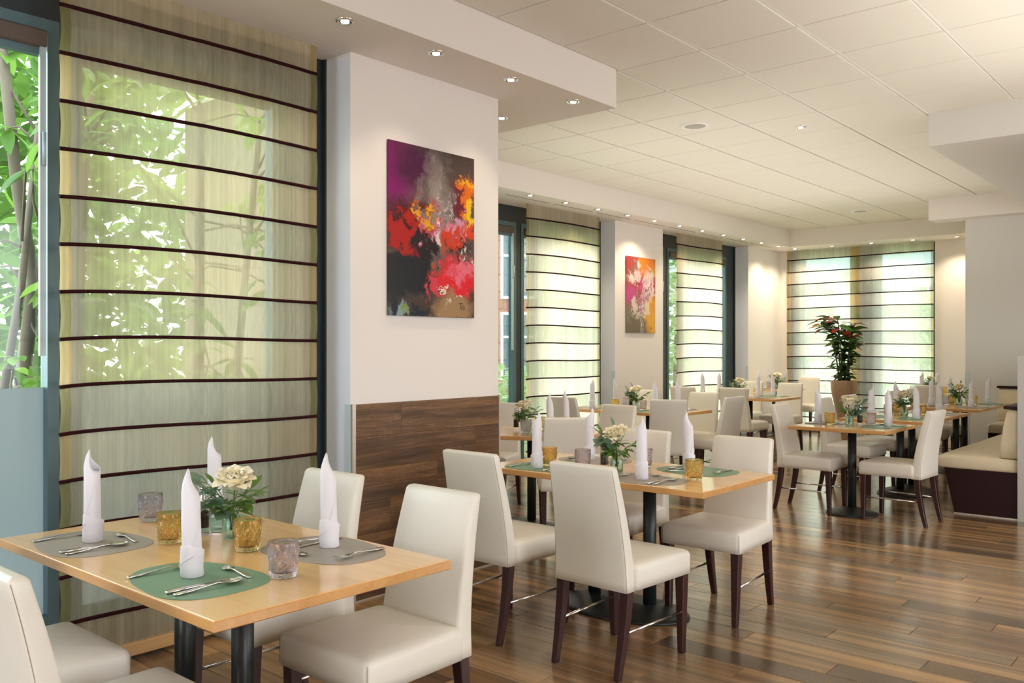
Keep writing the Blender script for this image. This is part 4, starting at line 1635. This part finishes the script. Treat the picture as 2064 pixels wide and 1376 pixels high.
# ------------------------------------------------------------------ benches
def bench(label, x, y, rz, Ln):
    """local: length along +y from 0, seat front towards -x, back at x=0.62"""
    t = thing('upholstered_bench', label, 'bench', (x, y, 0), rz, 'cream benches')
    b = MB()
    b.loft([[(0.135, yy, 0.0), (0.60, yy, 0.0), (0.60, yy, 0.375), (0.055, yy, 0.375)] for yy in (0.012, Ln)], True, False)
    b.build('base', M['bench_wood'], t)
    b = MB(); b.box(0.13, 0.595, 0.004, 0.0115, 0.0, 0.009); b.build('base_strip', M['metal_edge'], t)
    b = MB()
    zl = ((0.378, 0.012), (0.376, 0.004), (0.39, 0.0), (0.455, 0.0), (0.474, 0.008), (0.482, 0.024), (0.486, 0.06))
    b.loft([[(0.30 + px, Ln / 2 + py, z) for px, py in rrect(0.60 - 2 * e, Ln - 2 * e, 0.03, 4)] for z, e in zl], True, True)
    b.build('seat_cushion', M['bench_leather'], t)
    b = MB()
    rings = []
    for z, e, xo in ((0.487, 0.01, 0), (0.495, 0.0, 0), (0.60, 0.0, 0.006), (0.75, 0.0, 0.03), (0.85, 0.0, 0.052), (0.875, 0.006, 0.056), (0.882, 0.018, 0.058)):
        th = 0.135 - xo
        rings.append([(0.465 + xo + th / 2 + px, Ln / 2 + py, z) for px, py in rrect(th - 2 * e, Ln - 0.02 - 2 * e, 0.018, 3)])
    b.loft(rings, True, True)
    b.build('back_cushion', M['bench_leather'], t)
    b = MB(); b.bevbox(0.50, 0.605, 0.0, Ln, 0.884, 0.910, 0.003); b.build('back_cap', M['bench_wood'], t)
    return t


bench('long cream leather bench with dark wood base beside the low grey partition', -2.115, 7.93, 0, 2.9)
bench('cream leather bench against the grey end wall, behind the bench tables', -1.53, 11.42, PI / 2, 0.97)

# ------------------------------------------------------------------ potted croton
t = thing('planter', 'tall tapering brown cork-textured planter in front of the wide back shade', 'planter', (-4.50, 12.32, 0))
b = MB()
n = 40


def planter_ring(w, z):
    return [(x, y, z) for x, y in rrect(w, w, w * 0.32, 9)]


b.loft([planter_ring(w, z) for w, z in ((0.12, 0), (0.125, 0.01), (0.155, 0.30), (0.21, 0.52), (0.28, 0.70), (0.312, 0.80), (0.315, 0.90), (0.308, 0.915), (0.29, 0.915), (0.285, 0.87))], True, True)
b.build('shell', M['pot'], t)
b = MB(); b.lathe([(0.14, 0.871), (0.10, 0.878), (0.001, 0.88)], 24); b.build('soil', mat('potting_soil', (0.03, 0.02, 0.014), 0.9), t)
pt = thing('croton_plant', 'tall croton plant with dark green and red leaves in the brown planter', 'plant', (-4.50, 12.32, 0.88))
rnd = random.Random(4)
LM = [leaf_mesh('croton_leaf', M[k], 0.21, 0.098, 0.25, 0.22) for k in ('croton_dark', 'croton_green', 'croton_red', 'croton_amber')]
stems = []
for k in range(7):
    a = 2 * PI * k / 7
    top = Vector((0.22 * math.cos(a) * rnd.uniform(0.4, 1.1), 0.16 * math.sin(a), rnd.uniform(0.72, 1.0)))
    p0 = Vector((0.05 * math.cos(a), 0.05 * math.sin(a), 0.0))
    mid = (p0 + top) / 2 + Vector((rnd.uniform(-.03, .03), rnd.uniform(-.03, .03), 0))
    b = MB(); b.tube([p0, mid, top], [0.011, 0.009, 0.006], 7)
    b.build('stem', M['bark'], pt)
    stems.append((p0, mid, top))
for k in range(262):
    p0, mid, top = stems[k % 7]
    s = rnd.uniform(0.03, 1.0) ** 0.85
    p = p0.lerp(mid, s * 2) if s < 0.5 else mid.lerp(top, s * 2 - 1)
    a = rnd.uniform(0, 2 * PI)
    d = Vector((math.cos(a), math.sin(a), rnd.uniform(-0.5, 0.45) + 0.25 * s))
    kind = 0
    if s > 0.82:
        kind = rnd.choice((0, 0, 0, 0, 0, 1, 1, 2, 3))
    elif rnd.random() < 0.14:
        kind = 1
    lf = put('leaf', LM[kind], pt, p, dir_rot(d, rnd.uniform(-.4, .4)))
    lf.scale = (rnd.uniform(0.62, 1.02) * (0.78 + 0.35 * s),) * 3
# the arching side shoot with bright leaves
b = MB(); b.tube([(0, 0, 0.55), (-0.16, -0.05, 0.78), (-0.27, -0.08, 0.84)], 0.006, 6); b.build('stem', M['bark'], pt)
for k in range(12):
    a = rnd.uniform(0, 2 * PI)
    lf = put('leaf', LM[(1, 1, 2, 3, 1, 0)[k % 6]], pt, (-0.25 + rnd.uniform(-.05, .07), -0.08, 0.82 + rnd.uniform(-.06, .05)), dir_rot((math.cos(a) - 0.3, math.sin(a), rnd.uniform(-.4, .4))))

# ------------------------------------------------------------------ outdoors
b = MB(); b.box(-60, -6.9, -25, 90, -0.35, -0.25); b.box(-6.9, -3.6, -25, 4.0, -0.35, -0.25); b.box(-6.9, 4.0, 14.8, 90, -0.35, -0.25)
tag(b.build('lawn', M['lawn']), 'green lawn outside the windows', 'lawn')['kind'] = 'stuff'
b = MB(); b.box(-8.2, -4.12, 0.2, 3.98, -0.249, -0.22)
tag(b.build('reflector_slab', mat('pale_reflector', (0.62, 0.60, 0.56), 0.9)), 'pale gravel slab added under the shrubs outside the nearest window', 'reflector')  # added to bounce light onto the nearest window's film and shade
b = MB(); b.box(-60, -10.5, 15.5, 18.3, -0.249, -0.235)
tag(b.build('path', M['road']), 'pale grey road outside the left far window', 'road')
b = MB(); b.box(4.2, 60, -25, 90, -0.35, -0.25); b.box(-3.6, 4.2, -25, -3.8, -0.35, -0.25)
tag(b.build('courtyard', M['road']), 'pale paved courtyard outside, right of the dining room', 'pavement')


def leaf_cloud(b, cx, cy, cz, rx, ry, rz, n, L, seed, shell=0.0):
    rnd = random.Random(seed)
    for _ in range(n):
        while True:
            p = Vector((rnd.uniform(-1, 1), rnd.uniform(-1, 1), rnd.uniform(-1, 1)))
            if shell < p.length < 1:
                break
        c = Vector((cx + p.x * rx, cy + p.y * ry, cz + p.z * rz))
        d = Vector((rnd.uniform(-1, 1), rnd.uniform(-1, 1), rnd.uniform(-0.8, 0.5))).normalized()
        s = d.cross(Vector((rnd.uniform(-1, 1), rnd.uniform(-1, 1), 1))).normalized()
        l = L * rnd.uniform(0.6, 1.2)
        w = l * 0.19
        b.add([c, c + d * l * 0.35 + s * w, c + d * l * 0.7 + s * w * 0.9, c + d * l, c + d * l * 0.7 - s * w * 0.9, c + d * l * 0.35 - s * w], [(0, 1, 2, 3, 4, 5)])


SH_LEAF = [leaf_mesh('shrub_leaf', M['leaf_shrub'], 0.21, 0.068, 0.2, 0.25), leaf_mesh('shrub_leaf', M['leaf_shrub'], 0.17, 0.06, 0.2, 0.15)]


def shrub(label, x, y, seed, trunks, nleaf, zr, spread):
    rnd = random.Random(seed)
    t = thing('garden_shrub', label, 'shrub', (x, y, -0.25))
    tips = []
    for pts, r in trunks:
        b = MB()
        P = [Vector(p) for p in pts]
        b.tube(P, [r * (1 - 0.45 * k / (len(P) - 1)) for k in range(len(P))], 9)
        b.build('trunk', M['bark'], t)
        tips += P[1:]
    bb = MB()
    nodes = []
    for k in range(nleaf // 6):
        p = rnd.choice(tips) + Vector((0, 0, rnd.uniform(-0.3, 0.3)))
        q = p + Vector((rnd.uniform(-1, 1) * spread[0], rnd.uniform(-1, 1) * spread[1], rnd.uniform(-0.2, 0.6)))
        q.z = min(max(q.z, zr[0]), zr[1])
        m_ = (p + q) / 2 + Vector((rnd.uniform(-.08, .08), rnd.uniform(-.08, .08), 0.05))
        bb.tube([p, m_, q], [0.010, 0.007, 0.004], 5)
        nodes += [q, q, m_.lerp(q, 0.6)]
    o = bb.build('twigs', M['bark'], t)
    o['kind'] = 'stuff'
    for k in range(nleaf):
        p = nodes[k % len(nodes)]
        a = 2 * PI * (k * 0.381966) + rnd.uniform(-.3, .3)
        d = Vector((math.cos(a), math.sin(a), rnd.uniform(-0.75, 0.15)))
        lf = put('leaf', SH_LEAF[k % 2], t, p, dir_rot(d, rnd.uniform(-.5, .5)))
        lf.scale = (rnd.uniform(0.75, 1.25),) * 3
    return t


shrub('leafy evergreen shrub with bare crooked trunks outside the leftmost clear pane', -5.35, 1.95, 3,
      [([(-0.1, -0.05, 0), (-0.16, 0.02, 1.2), (-0.08, 0.08, 2.0), (-0.12, 0.0, 2.6), (-0.22, -0.06, 3.6)], 0.050),
       ([(0.06, 0.12, 0), (0.04, 0.14, 1.0), (0.02, 0.12, 1.9), (0.05, 0.16, 2.8)], 0.036),
       ([(0.0, -0.18, 0), (0.02, -0.16, 1.1), (0.10, -0.05, 2.0), (0.04, 0.06, 2.9)], 0.030),
       ([(0.15, 0.2, 0), (0.12, 0.24, 1.2), (0.10, 0.28, 2.4), (0.16, 0.3, 3.1)], 0.030)], 290, (0.9, 3.6), (0.55, 0.28))
shrub('evergreen shrub seen dimly through the wide striped shade', -5.2, 2.85, 7,
      [([(0, 0, 0), (0.05, 0.05, 1.2), (-0.05, 0.12, 2.2), (0.0, 0.1, 3.2)], 0.045),
       ([(0.1, 0.15, 0), (0.2, 0.22, 1.3), (0.15, 0.35, 2.3), (0.2, 0.4, 3.0)], 0.032)], 200, (1.2, 4.0), (0.65, 0.6))
b = MB()
leaf_cloud(b, -9.4, 3.2, 2.4, 1.6, 2.5, 3.0, 5200, 0.30, 2)
leaf_cloud(b, -7.6, 2.6, 4.0, 1.5, 1.7, 0.9, 1500, 0.24, 3)
leaf_cloud(b, -10.5, 6.0, 1.6, 1.5, 1.6, 2.0, 1200, 0.24, 4)
o = tag(b.build('garden_thicket', M['leaf_thick']), 'loose light green thicket behind the shrubs outside the nearest window', 'bushes')
o['kind'] = 'stuff'


def tree(label, x, y, h, r, seed, n=1500):
    t = thing('garden_tree', label, 'tree', (x, y, -0.25))
    b = MB(); b.tube([(0, 0, 0), (0.05, 0.0, h * 0.4), (0, 0.05, h * 0.75)], [0.16, 0.12, 0.05], 8); b.build('trunk', M['bark'], t)
    b = MB()
    leaf_cloud(b, 0, 0, h * 0.62, r, r, h * 0.40, n, 0.34, seed)
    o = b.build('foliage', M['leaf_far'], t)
    o['kind'] = 'stuff'
    return t


tree('leafy tree outside the clear gap right of the smaller painting', -12.3, 21.2, 5.2, 1.6, 5)
tree('tree outside the back window, left half', -11.9, 27.5, 4.4, 1.6, 6)
tree('low tree outside the back window, right half', -8.0, 28.5, 3.4, 1.8, 8)
b = MB()
leaf_cloud(b, -9.5, 23.0, 0.95, 5.5, 0.9, 1.1, 2600, 0.26, 9)
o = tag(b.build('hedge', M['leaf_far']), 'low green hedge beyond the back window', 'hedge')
o['kind'] = 'stuff'
b = MB()
leaf_cloud(b, -9.3, 11.2, 0.45, 1.2, 2.0, 0.62, 1500, 0.2, 13)
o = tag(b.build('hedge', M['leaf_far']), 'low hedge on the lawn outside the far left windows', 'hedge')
o['kind'] = 'stuff'


def far_building(label, origin, rz, Wd, Hh, nx, nz, wall, win_w, win_h, roof=None, z_first=0.9, floor_h=3.0):
    t = thing('far_building', label, 'building', origin, rz)
    b = MB(); b.box(0, Wd, 0, 6, 0, Hh); b.build('wall', wall, t)
    if roof:
        b = MB(); b.bevbox(-0.6, Wd + 0.6, -0.9, 6.5, Hh, Hh + 1.5, 0.1); b.build('roof', roof, t)
    gap = Wd / nx
    fb = MB()
    fb.box(-win_w / 2, win_w / 2, -0.06, 0.0, 0, 0.09)
    fb.box(-win_w / 2, win_w / 2, -0.06, 0.0, win_h - 0.09, win_h)
    fb.box(-win_w / 2, -win_w / 2 + 0.09, -0.06, 0.0, 0.09, win_h - 0.09)
    fb.box(win_w / 2 - 0.09, win_w / 2, -0.06, 0.0, 0.09, win_h - 0.09)
    fb.box(-0.04, 0.04, -0.06, 0.0, 0.09, win_h - 0.09)
    fb.box(-win_w / 2 + .09, win_w / 2 - .09, -0.055, 0.0, win_h * 0.62, win_h * 0.62 + 0.07)
    fm = fb.mesh('window', M['far_white'])
    pb = MB(); pb.box(-win_w / 2 + 0.09, win_w / 2 - 0.09, -0.03, -0.02, 0.09, win_h - 0.09)
    pm = pb.mesh('pane', M['far_glass'])
    for i in range(nx):
        for j in range(nz):
            w = put('window', fm, t, (gap * (i + 0.5), -0.002, z_first + floor_h * j))
            put('pane', pm, w)
    return t


far_building('red brick office block with white framed windows beyond the left far window', (-24.0, 18.5, -0.25), R(40), 9, 11, 5, 4, M['brick_wall'], 1.25, 2.3, z_first=0.5, floor_h=2.75)
far_building('low white pavilion with pale blue roof beyond the back window', (-26.0, 40.0, -0.25), 0, 30, 4.9, 13, 1, M['far_white'], 1.5, 2.0, M['far_roof'], z_first=2.3)
